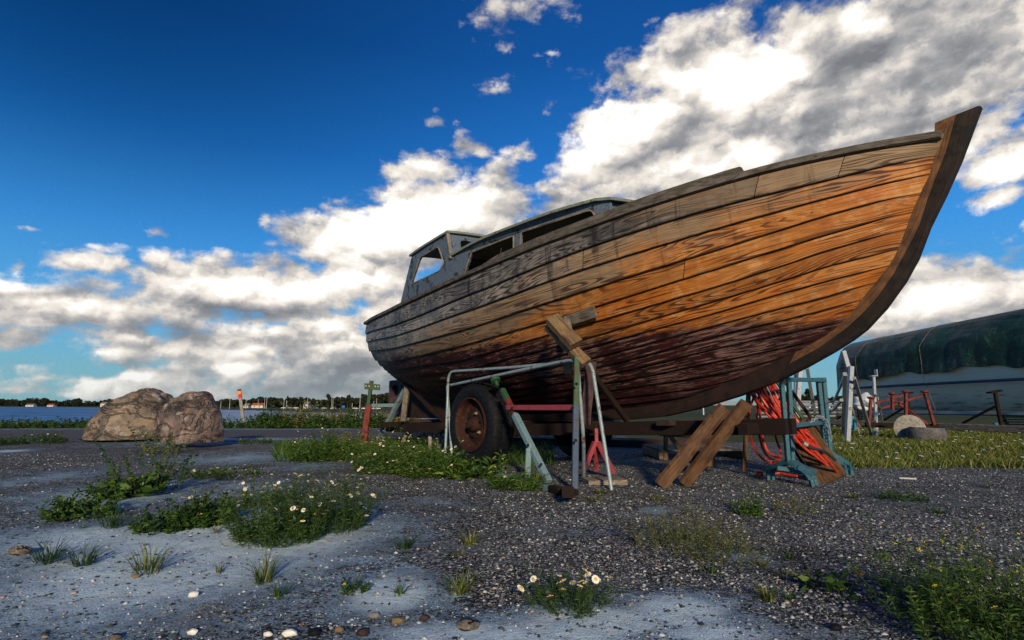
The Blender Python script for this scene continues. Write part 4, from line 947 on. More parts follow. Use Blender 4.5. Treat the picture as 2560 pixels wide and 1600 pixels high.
mb = MB(); mb.beam(G(2075, 1112, .03), G(2190, 1104, .03), .06, .05); mb.build('base_bar', 'galv', t)
stand('slim galvanised stand with a small pad touching the white hull', (2192, 1090), (2184, 940), [(2190, 985, 2213, 1083, -.1), (2192, 1000, 2186, 1094, .3)], pad=(2183, 940, .07), w=.055)
t, Y = stand('tall galvanised trestle standing directly under the bow, seen behind the blue rack', (1988, 1090), (2000, 925), [(2018, 920, 2046, 1082, .0), (1990, 930, 1986, 1085, .5)], w=.10)
t = thing('folded_ladder', G(2160, 1085), 'leaning pair of thin pale poles between the galvanised stands', 'poles')
for a, b_ in (((2128, 1010), (2150, 1090)), ((2120, 1020), (2160, 1082))):
    q = G(*b_); mb = MB(); mb.tube([AT(a[0], a[1], q[1] + .3), q], .018, 6); mb.build('pole', 'palewood', t)
t = thing('plastic_sheet', G(2132, 1078), 'crumpled light blue sheet hanging behind the paired galvanised posts', 'sheet')
mb = MB(); P = []
for i in range(8):
    row = []
    for j in range(5): q = AT(2122 + j * 3 + i * 1.3, 1040 + i * 5, 11.2 + .08 * math.sin(j * 2 + i)); row.append(q)
    P.append(row)
P = np.array(P); mb.grid(P); mb.grid(P + [0, .02, 0], flip=True); mb.build('sheet', 'tin', t)

# ------------------------------------------------------------------ white yacht under a green cover
yl = thing('covered_yacht', (12.2, 13, 0), 'large white hulled boat wrapped in a dark green tarpaulin on the right', 'boat')
A0 = np.array([10.2, 18.2]); B0 = np.array([12.05, 10.4]); ax = (B0 - A0) / np.linalg.norm(B0 - A0); nx = np.array([ax[1], -ax[0]])
if nx[0] > 0: nx = -nx                                         # towards the camera side (left)
LY = np.linalg.norm(B0 - A0) + 3.0
def WY(s, y, z): return np.stack([A0[0] + s * ax[0] + (y - 1.3) * nx[0], A0[1] + s * ax[1] + (y - 1.3) * nx[1], z + 0 * s * y], -1)
hb = pchip([-.4, 0, .8, 2.5, 5, 8, LY], [.75, .95, 1.12, 1.3, 1.38, 1.3, .9])
nS = 150; S_ = np.linspace(-.35, LY, nS); rows = []; 
ridge = pchip([-.35, LY], [2.74, 3.36]); hem = pchip([-.35, .5, 2, 4, 6, LY], [1.25, 1.42, 1.50, 1.58, 1.60, 1.6])
shoulder = pchip([-.35, .4, 3, 6, LY], [2.42, 2.50, 2.68, 2.84, 2.92])
def tarp_rows(off):
    R_ = []
    for s_ in S_:
        h = float(hb(s_)); row = []
        hm = float(hem(s_)) + .05 * math.sin(s_ * 3.1) + .03 * math.sin(s_ * 7.7)
        for t_ in np.linspace(-1, 1, 33):
            a = abs(t_)
            if a < .45: y = h * .55 * a / .45; z = float(ridge(s_)) - (float(ridge(s_)) - float(shoulder(s_))) * (a / .45) ** 1.4 * .6
            else:
                b = (a - .45) / .55; zt = float(ridge(s_)) - (float(ridge(s_)) - float(shoulder(s_))) * .6; y = h * (.55 + .47 * min(1, b * 2.2) ** .8) + .02; z = zt + (hm - zt) * b
            wr = .028 * math.sin(s_ * 3.3 + a * 7) * a + .012 * math.sin(s_ * 9.1 - a * 7) * a + .025 * math.sin(s_ * 17 + a * 9) * max(0, a - .5)
            row.append((s_, math.copysign(y + wr - off, t_), z - off * .5))
        R_.append(row)
    return np.array(R_)
R1 = tarp_rows(0); R2 = tarp_rows(.02); mb = MB(); mb.grid(WY(R1[..., 0], R1[..., 1], R1[..., 2])); mb.grid(WY(R2[..., 0], R2[..., 1], R2[..., 2]), flip=True)
# end cloth
e = R1[0]; P = np.stack([WY(e[:, 0], e[:, 1], e[:, 2]), WY(e[:, 0] - .12, e[:, 1] * .5, e[:, 2] * .5 + .9), WY(e[:, 0] - .15, e[:, 1] * .05, e[:, 2] * .1 + 1.75)]); mb.grid(P)
mb.build('tarpaulin', 'tarp', yl, smooth='all', fix=False)
R_ = []
for s_ in np.linspace(0.0, LY, 40):
    h = float(hb(s_)); row = []
    for t_ in np.linspace(-1, 1, 25):
        a = abs(t_); z = .42 + (1.75 - .42) * a ** 1.35 if a > 0 else .42; y = h * min(1, (a ** .62)); row.append((s_, math.copysign(y * .985, t_), z + .12 * max(0, 1 - s_)))
    R_.append(row)
R_ = np.array(R_); mb = MB(); mb.grid(WY(R_[..., 0], R_[..., 1], R_[..., 2])); P0 = WY(R_[0, :, 0], R_[0, :, 1], R_[0, :, 2]); i0 = mb.addv(P0); mb.face(*[i0 + i for i in range(25)]); mb.build('hull', 'ghull', yl, smooth='all', fix=False)
mb = MB(); P = []
for s_ in np.linspace(0.3, LY, 40):
    y = float(hb(s_)) * .992 + .006; zc = 1.20 + s_ * .012; P.append([(s_, y, zc - .035), (s_, y + .008, zc), (s_, y, zc + .035)])
P = np.array(P); mb.grid(WY(P[..., 0], P[..., 1], P[..., 2])); mb.build('stripe', 'navy', yl, fix=False)
rt = thing('lashing_ropes', WY(np.array(2.), np.array(1.4), np.array(1.5)), 'thin pale ropes lashed over the green tarpaulin down to the cradle rail', 'rope')
for s_ in (.9, 3.2, 6.1):
    R_i = R1[int((s_ + .35) / (LY + .35) * (nS - 1))]; pts = [WY(p_[0], p_[1] * 1.01, p_[2] + .012) for p_ in R_i[16:]] + [WY(np.array(s_ + .1), np.array(1.22), np.array(.55))]
    mbr = MB(); mbr.tube(np.array([np.array(p_) for p_ in pts]), .006, 5); mbr.build('rope', 'greywood', rt)
# trailer rails and pads below it
tt2 = thing('yacht_cradle', WY(np.array(3.), np.array(1.), np.array(0.)), 'long pale steel cradle with dark pads carrying the covered white boat', 'cradle')
for y in (1.15, -1.15):
    mb = MB(); mb.beam(WY(np.array(.3), np.array(y), np.array(.50)), WY(np.array(LY), np.array(y), np.array(.52)), .07, .09); mb.build('side_rail', 'galv', tt2)
mb = MB(); mb.beam(WY(np.array(-1.), np.array(1.5), np.array(.16)), WY(np.array(LY), np.array(1.5), np.array(.16)), .12, .16); mb.build('ground_beam', 'palewood', tt2)
for s_ in (.9, 2.6, 4.9, 6.6):
    for y in (1.2,):
        p0 = WY(np.array(s_), np.array(y + .05), np.array(.2)); p1 = WY(np.array(s_), np.array(y + .12), np.array(.98))
        mb = MB(); mb.beam(p0, p1, .07, .07); mb.beam(p1 + [-.16, -.02, 0], p1 + [.16, .05, .05], .14, .04); mb.beam(p1 - [0, 0, .3], WY(np.array(s_ - .9), np.array(y + .05), np.array(.25)), .05, .05); mb.build('pad_post', 'rust', tt2)
# red cradle
t = thing('red_cradle', G(2300, 1080), 'red steel cradle with upright posts and sloping bars before the white hull', 'cradle')
for a, b_ in (((2265, 1050), (2265, 980)), ((2335, 1062), (2312, 980)), ((2172, 1062), (2178, 995)), ((2232, 1025), (2231, 985))):
    mb = MB(); Y = 11.9; mb.beam(AT(a[0], a[1], Y), AT(b_[0], b_[1], Y), .055, .055); q = AT(b_[0], b_[1], Y); mb.lathe(q, (0, 0, 1), [(.05, -.02), (.075, 0), (.075, .03)], 12); mb.build('post', 'redsteel', t)
for a, b_ in (((2200, 1022), (2312, 987)), ((2190, 1008), (2262, 986)), ((2235, 1000), (2300, 1050)), ((2262, 1020), (2318, 1060))):
    mb = MB(); mb.beam(AT(a[0], a[1], 11.95), AT(b_[0], b_[1], 11.95), .045, .045); mb.build('bar', 'redsteel', t)
mb = MB(); mb.beam(AT(2165, 1062, 12), AT(2345, 1066, 12), .09, .1); mb.build('base_bar', 'rust', t)
# wheel disc and old tyre
t = thing('cable_drum', G(2275, 1100), 'round pale disc with a dark rim standing in the grass beside the old tyre', 'disc')
q = AT(2275, 1072, 11.2); mb = MB(); mb.lathe(q, (-.35, -1, .12), [(.02, -.03), (.26, -.03), (.27, .0), (.24, .012), (.05, .015)], 36); mb.build('disc', 'concrete', t, smooth=True)
t = thing('old_tyre', G(2318, 1104), 'old grey tyre lying in the grass in front of the red cradle', 'tyre')
q = G(2318, 1106); mb = MB(); mb.lathe(q, (.05, 0, 1), [(.20, .02), (.27, .0), (.31, .06), (.318, .14), (.315, .22), (.27, .275), (.2, .26), (.17, .2), (.17, .06)], 40, caps=False); mb.build('tyre', 'greyrubber', t, smooth=True)
# pallets
t = thing('pallet_stack', G(2550, 1075), 'slatted grey wooden pallets leaning at the right edge beside the white boat', 'pallet')
for k in range(7):
    y = 1036 + k * 6.2; mb = MB(); mb.beam(AT(2498 + k * 4, y, 14.6 - k * .12), AT(2680, y + 2, 13.8 - k * .12), .05, .032); mb.build('slat', 'palewood', t)
mb = MB(); mb.beam(AT(2500, 1033, 14.8), AT(2528, 1076, 13.9), .05, .1); mb.build('bearer', 'darkwood', t)
mb = MB(); mb.beam(AT(2600, 1033, 14.6), AT(2628, 1076, 13.7), .05, .1); mb.build('bearer', 'darkwood', t)
t = thing('blue_crate', G(2500, 1070), 'small light blue sheet lying under the left end of the slatted pallets', 'sheet')
mb = MB(); mb.prism([AT(2487, 1057, 14.0), AT(2507, 1057, 14.0), AT(2510, 1065, 13.7), AT(2489, 1065, 13.7)], [0, .1, -.03]); mb.build('sheet', 'tin', t)
# junk behind: bundled covers and pipes
t = thing('pipe_rack', AT(2080, 1010, 16), 'long pale pipes stacked on a low rack behind the galvanised stands', 'pipes')
for k in range(5):
    mb = MB(); z = 1.0 - k * .12; mb.tube([np.array([7.2 + .1 * k, 17.0, .35 + .11 * k]), np.array([12.4, 19.2, .35 + .11 * k])], .035, 8); mb.build('pipe', 'galv', t)
for x in (7.6, 9.4, 11.4):
    mb = MB(); y = 17 + (x - 7.2) / 5.2 * 2.2 + .08; mb.beam((x, y, 0), (x, y, .95), .07, .07); mb.build('rack_post', 'rust', t)
t = thing('covered_heap', AT(2165, 1000, 14.5), 'small heap wrapped in a pale sheet behind the slim galvanised stand', 'covered heap')
def rock_mesh(c, r, seed, sub=3, amp=.25, freq=1.5, sq=(1, 1, 1), flatb=True, crease=0, cuts=0, shear=0, boxy=1.0):
    import bmesh
    bm = bmesh.new(); bmesh.ops.create_icosphere(bm, subdivisions=sub, radius=1)
    rq = random.Random(seed); planes = [(Vector((rq.gauss(0, 1), rq.gauss(0, 1), rq.gauss(0, .8))).normalized(), rq.uniform(.72, .92)) for _ in range(cuts)]
    from mathutils import noise as mn
    o = Vector((seed * 3.1, seed * 1.7, seed * .3)); V = []
    for v in bm.verts:
        d = v.co.normalized(); n = mn.noise(d * freq + o) * amp + mn.noise(d * freq * 2.6 + o) * amp * .45 + mn.noise(d * freq * 6 + o) * amp * .18
        if crease: n += -abs(mn.noise(d * freq * 1.6 + o * 2)) * crease
        q_ = Vector([math.copysign(abs(c_) ** boxy, c_) for c_ in d]) if boxy != 1 else d
        p = q_ * (1 + n)
        for pn, pd in planes:
            e_ = p.dot(pn) - pd
            if e_ > 0: p = p - pn * e_ * .85
        V.append((c[0] + p.x * r[0] + shear * p.z * r[2], c[1] + p.y * r[1], max(c[2] + p.z * r[2], -.08 if flatb else -9)))
    Fc = [tuple(v.index for v in f.verts) for f in bm.faces]; bm.free(); return V, Fc
def rockobj(name, c, r, seed, mat, parent=None, label=None, cat=None, group=None, **kw):
    V, Fc = rock_mesh((0, 0, 0), r, seed, **kw); me = bpy.data.meshes.new(name); me.from_pydata(V, [], Fc); me.materials.append(M[mat]); me.polygons.foreach_set('use_smooth', [True] * len(Fc))
    try: me.set_sharp_from_angle(angle=math.radians(38))
    except Exception: pass
    o = bpy.data.objects.new(name, me); col.objects.link(o)
    if parent is not None: o.parent = parent; o.location = tuple(np.array(c) - np.array(WLOC[parent.name]))
    else: o.location = tuple(c)
    if label: tagit(o, label, cat, group)
    return o
rockobj('cover', AT(2162, 1006, 14.5), (.28, .25, .2), 5, 'cloth', t, sub=3, amp=.4, freq=2, flatb=False)

# ------------------------------------------------------------------ ground sheet
PI = math.pi
angs = np.unique(np.concatenate([np.linspace(-.95, .95, 620), np.linspace(.95, 2 * PI - .95, 60)]))[:-1]
rad = np.concatenate([[.15], .45 * (1 + .0115) ** np.arange(0, 420)]); rad = np.concatenate([rad[rad < 55], np.geomspace(56, 2600, 60)])
A_, R_ = np.meshgrid(angs, rad); GX = R_ * np.sin(A_); GY = R_ * np.cos(A_)
def fbm(x, y, seed=0, oct_=4, f0=1.0):
    r = np.random.default_rng(seed); z = 0 * x; a = 1.0; f = f0
    for _ in range(oct_):
        for _k in range(4):
            th = r.uniform(0, 2 * PI); z = z + a * np.sin((x * math.cos(th) + y * math.sin(th)) * f * r.uniform(.7, 1.4) + r.uniform(0, 6.3)) / 4
        a *= .5; f *= 2.1
    return z
# near shore line: y at which the land stops, as a function of x, and the far shore
def shore_y(x): return np.interp(x, [-60, -22, -14, -9, -5, -1, 3, 8, 20], [22, 19.5, 19.3, 19.8, 20.5, 22.5, 30, 60, 500])
fs = [G(x_, y_, -3.2) for x_, y_ in ((0, 1016.8), (280, 1019), (560, 1024), (760, 1030), (930, 1034.5), (1100, 1036))]
fsx = [-2500] + [p[0] for p in fs]; fsy = [900] + [p[1] for p in fs]
# far shore as a polyline in bearing
fb_ = np.array([math.atan2(p[0], p[1]) for p in fs]); fr_ = np.array([np.hypot(p[0], p[1]) for p in fs])
def far_r(a): return np.interp(a, np.concatenate([[-1.2], fb_, [.0, .15]]), np.concatenate([[1500], fr_, [120, 60]]))
bear = np.arctan2(GX, GY); RR = np.hypot(GX, GY)
inwater = ssn(GY - shore_y(GX), 0.0, 6.0) * ssn(far_r(bear) - RR, -2.0, 4.0) * (np.abs(bear) < 1.4) * (GX < 12)
GZ = .012 * fbm(GX, GY, 3, 4, 1.3) * ssn(RR, .5, 3) + .006 * fbm(GX, GY, 5, 3, 9)
GZ = GZ * (1 - .7 * ssn(GY, 5, 9)) + 0.0
sandslope = ssn(-GX - .35 * GY, -.2, 1.5) * ssn(4.2 - RR, 0, 2.5); GZ = GZ - .05 * sandslope
GZ = GZ * (RR < 60)
landfar = ssn(RR, 30, 160) * np.where(bear < 0, -2.6, -2.6 + 1.6 * ssn(bear, .0, .25)); GZ = np.where(inwater > 0, -3.9 * inwater, GZ + landfar)
def ground_z(x, y):
    x = np.asarray(x, float); y = np.asarray(y, float); r = np.hypot(x, y)
    z = .012 * fbm(x, y, 3, 4, 1.3) * ssn(r, .5, 3) + .006 * fbm(x, y, 5, 3, 9); z = z * (1 - .7 * ssn(y, 5, 9))
    return z - .05 * ssn(-x - .35 * y, -.2, 1.5) * ssn(4.2 - r, 0, 2.5)
nr_, na_ = GX.shape; V = np.stack([GX, GY, GZ], -1).reshape(-1, 3)
idx = np.arange(nr_ * na_).reshape(nr_, na_); nxt = np.roll(idx, -1, 1)
Q = np.stack([idx[:-1], idx[1:], nxt[1:], nxt[:-1]], -1).reshape(-1, 4)
me = bpy.data.meshes.new('ground'); me.vertices.add(len(V) + 1); V2 = np.concatenate([V, [[0, 0, 0]]]); me.vertices.foreach_set('co', V2.ravel())
tri = np.stack([np.full(na_, len(V)), idx[0], nxt[0]], -1)
nl = Q.size + tri.size; me.loops.add(nl); me.loops.foreach_set('vertex_index', np.concatenate([Q.ravel(), tri.ravel()]))
me.polygons.add(len(Q) + len(tri)); me.polygons.foreach_set('loop_start', np.concatenate([np.arange(len(Q)) * 4, Q.size + np.arange(len(tri)) * 3]))
me.polygons.foreach_set('loop_total', np.concatenate([np.full(len(Q), 4), np.full(len(tri), 3)])); me.polygons.foreach_set('use_smooth', np.ones(len(Q) + len(tri), bool))
me.update(calc_edges=True); me.validate()
def blobs(L, x, y):
    f = np.full(x.shape, -1.0)
    for (px, py, hw, hh, w_) in L:
        c = G(px, py); e1 = G(px + hw, py)[0] - c[0]; e2 = (G(px, py - min(hh, (py - 1030) * .7))[1] - G(px, py + hh)[1]) / 2; cy = (G(px, py - min(hh, (py - 1030) * .7))[1] + G(px, py + hh)[1]) / 2
        d = np.sqrt(((x - c[0]) / e1) ** 2 + ((y - cy) / e2) ** 2); f = np.maximum(f, w_ * (1.35 - d))
    return f
SAND = [(300,1480,720,240,1.1),(1250,1600,500,55,1.05),(1500,1560,300,60,1.05),(250,1240,300,50,.75),(620,1230,200,40,.6),(100,1380,420,110,.8),(560,1420,420,110,.85),(960,1500,200,90,.95),(1060,1590,300,60,.8),(1380,1590,320,70,.9),(1700,1540,240,80,.95),(1800,1590,260,50,.9),(2050,1590,160,30,.6),
 (1860,1395,120,30,.62),(560,1150,260,26,.6),(250,1260,320,60,.66),(760,1170,160,20,.5),(20,1128,80,8,.8),(430,1110,300,12,.5),(1050,1255,170,18,.42),(1640,1280,60,16,.6),(1480,1330,220,16,.42),(60,1200,200,40,.55),(560,1098,400,5,.75),(700,1072,160,4,.7),(2300,1250,200,25,.3)]
TURF = [(2350,1115,420,50,1.0),(2700,1110,300,60,1.0),(2150,1085,200,25,.8),(900,1120,200,30,.8),(1050,1160,200,40,.6),(1180,1190,160,25,.6),(2450,1560,220,110,.5),(60,1066,400,7,1.0),(760,1068,160,6,.8),(2000,1040,500,12,1.0)]
sv = blobs(SAND, V2[:, 0], V2[:, 1]); tv = blobs(TURF, V2[:, 0], V2[:, 1])
sv = np.where(V2[:, 1] > 16.5, np.where(V2[:, 0] < 0, .6, -1), sv)
tv = np.maximum(tv, np.where((V2[:, 0] > 2.5) & (V2[:, 1] > 11), 1.0, -1)); tv = np.maximum(tv, np.where(RR.ravel().tolist() + [0] > np.array(60.), 1.0, -1))
farv = ssn(np.concatenate([RR.ravel(), [0]]), 25, 45)
for nm, val in (('sand', sv), ('turf', tv), ('far', farv)):
    at = me.attributes.new(nm, 'FLOAT', 'POINT'); at.data.foreach_set('value', val.astype(float))
me.materials.append(M['ground']); go = bpy.data.objects.new('ground', me); col.objects.link(go); go['kind'] = 'structure'
# water
mb = MB(); mb.grid(np.array([[(x, y, -3.2) for x in (-2400, -600, -150, -40, 0, 13)] for y in (20, 30, 60, 120, 300, 1700)], float)); wa = mb.build('water', 'water', fix=False); wa['kind'] = 'structure'
# path along the shore
P = []
for x, y0, y1 in ((-40, 13.0, 17.2), (-14, 11.9, 15.4), (-9, 11.9, 15.3), (-6.4, 12.3, 15.8), (-4, 12.8, 16.3), (-2.4, 13.3, 16.8), (2, 14.5, 17.5)):
    P.append([(x, y0 + .04, .004), (x, y0 + .3, .03), (x, (y0 + y1) / 2, .045), (x, y1 - .3, .03), (x, y1 - .04, .004)])
P = np.array(P); mb = MB(); mb.grid(P); pa = mb.build('path', 'asphalt', fix=False); pa['kind'] = 'structure'
# sand verge that carries the marker post and shrubs is part of the ground sheet

# ------------------------------------------------------------------ boulders
rockobj('boulder', (-7.62, 11.5, .12), (.77, .7, .88), 4, 'stone', label='large grey and brown granite boulder sloping down to the left, beside the shore path', cat='boulder', group='boulders by the path', sub=6, amp=.12, freq=1.3, crease=.16, cuts=9, shear=.40)
rockobj('boulder', (-5.43, 9.8, .16), (.54, .45, .72), 23, 'stone_grey', label='smaller rounded granite boulder leaning on the right of the large one', cat='boulder', group='boulders by the path', sub=6, amp=.12, freq=1.2, crease=.14, cuts=8, boxy=.75)
# marker post
t = thing('marker_post', G(610, 1066), 'thin leaning grey marker post with an orange and red band near its top', 'marker post')
q0 = G(610, 1066); q1 = AT(598, 973, q0[1]); 
for a, b_, m_, nm in ((0, .76, 'galv', 'post'), (.76, .865, 'markred', 'red_band'), (.865, .95, 'markorange', 'orange_band'), (.95, 1, 'darkblue', 'cap')):
    mb = MB(); mb.beam(q0 + (q1 - q0) * a, q0 + (q1 - q0) * b_, .10 + (.006 if a else 0), .05 + (.006 if a else 0)); mb.build(nm, 'concrete' if nm == 'post' else m_, t)

# ------------------------------------------------------------------ plants
def leaves_np(base, dirn, ln, wd, rg):
    n = len(base); up = rg.normal(size=(n, 3)); s = np.cross(dirn, up); s /= np.linalg.norm(s, axis=1)[:, None] + 1e-9
    nn = np.cross(s, dirn); mid = base + dirn * ln[:, None] * .5 + nn * (ln * .08)[:, None]; tip = base + dirn * ln[:, None] - np.array([0, 0, 1]) * (ln * .15)[:, None]
    V = np.stack([base, mid + s * wd[:, None] / 2, tip, mid - s * wd[:, None] / 2], 1).reshape(-1, 3)
    return V, np.arange(4 * n).reshape(n, 4)
def stems_np(P, r0, r1):
    """P: n,k,3 polylines -> three-sided tapered tubes"""
    n, k, _ = P.shape; T = np.gradient(P, axis=1); T /= np.linalg.norm(T, axis=2)[..., None] + 1e-9
    ref = np.array([1., .3, .1]); x = np.cross(T, ref); x /= np.linalg.norm(x, axis=2)[..., None] + 1e-9; y = np.cross(T, x)
    rr = np.linspace(r0, r1, k)[None, :, None]; rings = [P + rr * (x * math.cos(a) + y * math.sin(a)) for a in (0, 2.1, 4.2)]
    V = np.stack(rings, 2).reshape(-1, 3); idx = np.arange(n * k * 3).reshape(n, k, 3); F_ = []
    for j in range(3): F_.append(np.stack([idx[:, :-1, j], idx[:, :-1, (j + 1) % 3], idx[:, 1:, (j + 1) % 3], idx[:, 1:, j]], -1).reshape(-1, 4))
    return V, np.concatenate(F_)
def npmesh(name, parts, parent=None, loc=(0, 0, 0)):
    """parts: list of (V, F4, material)"""
    off = 0; Vs = []; Fs = []; mi = []; mats = []
    for V, F_, m in parts:
        if m not in mats: mats.append(m)
        Vs.append(V); Fs.append(F_ + off); mi.append(np.full(len(F_), mats.index(m))); off += len(V)
    V = np.concatenate(Vs); F_ = np.concatenate(Fs); me = bpy.data.meshes.new(name); me.vertices.add(len(V)); me.vertices.foreach_set('co', V.astype(float).ravel())
    me.loops.add(F_.size); me.loops.foreach_set('vertex_index', F_.ravel()); me.polygons.add(len(F_)); me.polygons.foreach_set('loop_start', np.arange(len(F_)) * F_.shape[1]); me.polygons.foreach_set('loop_total', np.full(len(F_), F_.shape[1]))
    for m in mats: me.materials.append(M[m])
    me.polygons.foreach_set('material_index', np.concatenate(mi)); me.update(calc_edges=True)
    o = bpy.data.objects.new(name, me); col.objects.link(o); o.location = loc
    if parent is not None: o.parent = parent
    return o
def daisy(name, petal='petal', centre='yolk', r=.016, np_=12):
    mb = MB(); mb.cur = 0
    for k in range(np_):
        a = k * 2 * PI / np_; c, s = math.cos(a), math.sin(a); w = .32 * r
        pts = [(c * r * .3 - s * w * .4, s * r * .3 + c * w * .4, 0), (c * r * .3 + s * w * .4, s * r * .3 - c * w * .4, 0), (c * r * .8 + s * w, s * r * .8 - c * w, .1 * r), (c * r, s * r, -.05 * r), (c * r * .8 - s * w, s * r * .8 + c * w, .1 * r)]
        i = mb.addv(pts); mb.face(*range(i, i + 5))
    mb.cur = 1; mb.lathe((0, 0, -.05 * r), (0, 0, 1), [(.30 * r, 0), (.40 * r, .12 * r), (.32 * r, .32 * r), (.12 * r, .42 * r)], 8)
    o = mb.build(name, [petal, centre]); return o
_dp = None
def flowers(parent, pts, rg, kind='daisy', size=1.0):
    global _dp
    if _dp is None:
        _dp = {}
        for k_, args in dict(daisy=('petal', 'yolk', .016, 12), yellow=('yellow', 'yolk', .010, 4)).items():
            o = daisy('flower', *args); _dp[k_] = o.data; bpy.data.objects.remove(o)
    for p in pts:
        o = bpy.data.objects.new('flower', _dp[kind]); col.objects.link(o); o.parent = parent; o.location = tuple(p)
        o.rotation_euler = (rg.uniform(-.2, 1.0), rg.uniform(-.6, .6), rg.uniform(0, 6.28)); s_ = size * rg.uniform(.55, 1.0); o.scale = (s_,) * 3
def plant(name, c, R, H_, label, cat, group=None, stems=60, lps=14, leaf=(.05, .006), mat='leaf_dark', flw=0, fk='daisy', seed=0, spread=1.0, fsize=1.0, curl=.4, ry=1.0, bare=.1, fh=(.75, 1.15)):
    rg = np.random.default_rng(seed + 100); c = np.array(c, float); t = empty(name, (c[0], c[1], float(ground_z(c[0], c[1]))), label, cat, group)
    n = int(stems * (1.25 if leaf[1] < .012 else 1)); wild = rg.uniform(0, 1, n) < .14; lps = int(lps * (1.9 if leaf[1] < .012 else 1.1)); a = rg.uniform(0, 2 * PI, n); r = R * np.sqrt(rg.uniform(0, 1, n)) * .75
    base = np.stack([r * np.cos(a), r * np.sin(a) * ry, -.01 + 0 * a], -1)
    lean = np.stack([np.cos(a), np.sin(a) * ry, 0 * a], -1) * (r / R * .55 * spread)[:, None] + rg.normal(size=(n, 3)) * .18; lean[:, 2] = 1; 
    hh = H_ * rg.uniform(.35, 1.0, n) * (1 - .45 * (r / R / .75) ** 2) * np.where(wild, 1.35, 1); 
    k = 5; ts = np.linspace(0, 1, k)[None, :, None]
    P = base[:, None] + lean[:, None] * hh[:, None, None] * ts; bendv = rg.normal(size=(n, 3)); bendv[:, 2] = 0; P = P + bendv[:, None] * (hh * curl * .35)[:, None, None] * ts ** 2
    P[..., 2] = np.maximum(P[..., 2], -.01)
    sv_, sf_ = stems_np(P, .0014 + H_ * .0014, .0006)
    m = lps; tt = rg.uniform(bare, 1, (n, m)); i0 = np.clip((tt * (k - 1)).astype(int), 0, k - 2); fr = tt * (k - 1) - i0
    ar = np.arange(n)[:, None]; B_ = P[ar, i0] * (1 - fr)[..., None] + P[ar, i0 + 1] * fr[..., None]
    d = rg.normal(size=(n, m, 3)); d[..., 2] = np.abs(d[..., 2]) * .6 + .15; d /= np.linalg.norm(d, axis=2)[..., None]
    ln = leaf[0] * rg.uniform(.5, 1.3, (n, m)) * (1.15 - .5 * tt)
    LV, LF = leaves_np(B_.reshape(-1, 3), d.reshape(-1, 3), ln.ravel(), (leaf[1] * rg.uniform(.7, 1.3, n * m)), rg)
    if n < 45: fo = npmesh('foliage', [(LV, LF, mat), (sv_, sf_, 'stem')], t)
    else: fo = npmesh('foliage', [(LV, LF, mat)], t); st = npmesh('stems', [(sv_, sf_, 'stem')], t)
    if flw:
        pick = rg.permutation(n)[:flw] if flw <= n else rg.integers(0, n, flw); tops = P[pick, -1] + rg.normal(size=(len(pick), 3)) * [.02, .02, .012] + [0, 0, .012]
        flowers(t, tops, rg, fk, fsize)
    return t
def tuft(c, R, H_, label, group, n=60, mat='grass', seed=0, w=.006):
    rg = np.random.default_rng(seed + 900); t0 = (c[0], c[1], float(ground_z(c[0], c[1]))); a = rg.uniform(0, 2 * PI, n); r = R * .35 * np.sqrt(rg.uniform(0, 1, n))
    base = np.stack([r * np.cos(a), r * np.sin(a), -.005 + 0 * a], -1); out = np.stack([np.cos(a), np.sin(a), 0 * a], -1) + rg.normal(size=(n, 3)) * .3; out[:, 2] = 0
    h = H_ * rg.uniform(.4, 1, n); V = []; 
    side = np.stack([-np.sin(a), np.cos(a), 0 * a], -1) * w / 2
    pts = [base + out * (R * f ** 1.8)[:, None] * rg.uniform(.5, 1.1, (n, 1)) + np.array([0, 0, 1]) * (h * g)[:, None] for f, g in ((np.full(n, 0.), 0), (np.full(n, .5), .62), (np.full(n, 1.), .95))]
    V = np.stack([pts[0] - side, pts[0] + side, pts[1] - side * .8, pts[1] + side * .8, pts[2]], 1).reshape(-1, 3); i = np.arange(n)[:, None] * 5
    F_ = np.concatenate([i + [0, 1, 3, 2], i + [2, 3, 4, 4]]); 
    o = npmesh('grass_tuft', [(V, F_[:n], mat)], None, t0)
    # tips as a second set of thin quads
    bpy.data.objects.remove(o)
    V2_ = np.stack([pts[0] - side, pts[0] + side, pts[1] - side * .8, pts[1] + side * .8, pts[2] - side * .15, pts[2] + side * .15], 1).reshape(-1, 3); i = np.arange(n)[:, None] * 6
    F2 = np.concatenate([i + [0, 1, 3, 2], i + [2, 3, 5, 4]]); o = npmesh('grass_tuft', [(V2_, F2, mat)], None, t0)
    return tagit(o, label, 'grass tuft', group)
CH_ = 'chamomile clumps'; WD = 'leafy weeds'
fine = (.035, .0045); broad = (.075, .028)
plant('chamomile', G(700, 1345), .27, .34, 'dense dark green chamomile bush with small white flowers left of centre foreground', 'flowering plant', CH_, 150, 26, fine, 'leaf_dark', 24, seed=1, fh=1)
plant('chamomile', G(820, 1315), .30, .42, 'tall chamomile bush covered in daisies, right of the densest bush in the foreground', 'flowering plant', CH_, 150, 22, fine, 'leaf_dark', 46, seed=2)
plant('chamomile', G(640, 1265), .22, .22, 'thin patch of chamomile just behind the left of the foreground bushes', 'flowering plant', CH_, 50, 14, fine, 'leaf_mid', 18, seed=3)
plant('chamomile', G(510, 1310), .19, .20, 'low chamomile patch with a few white daisies between the weeds and the dense bush', 'flowering plant', CH_, 90, 16, (.05, .010), 'leaf_dark', 11, seed=4)
plant('leafy_weed', G(410, 1325), .17, .18, 'low broad leaved weed below the daisy patch on the sand', 'weed', WD, 70, 14, (.042, .014), 'leaf_dark', 0, seed=5, spread=1.6)
plant('leafy_weed', G(200, 1290), .22, .20, 'bushy dark green weed at the far left of the sand, lowest of the leafy weeds', 'weed', WD, 80, 18, (.040, .015), 'leaf_mid', 0, seed=6, spread=1.5)
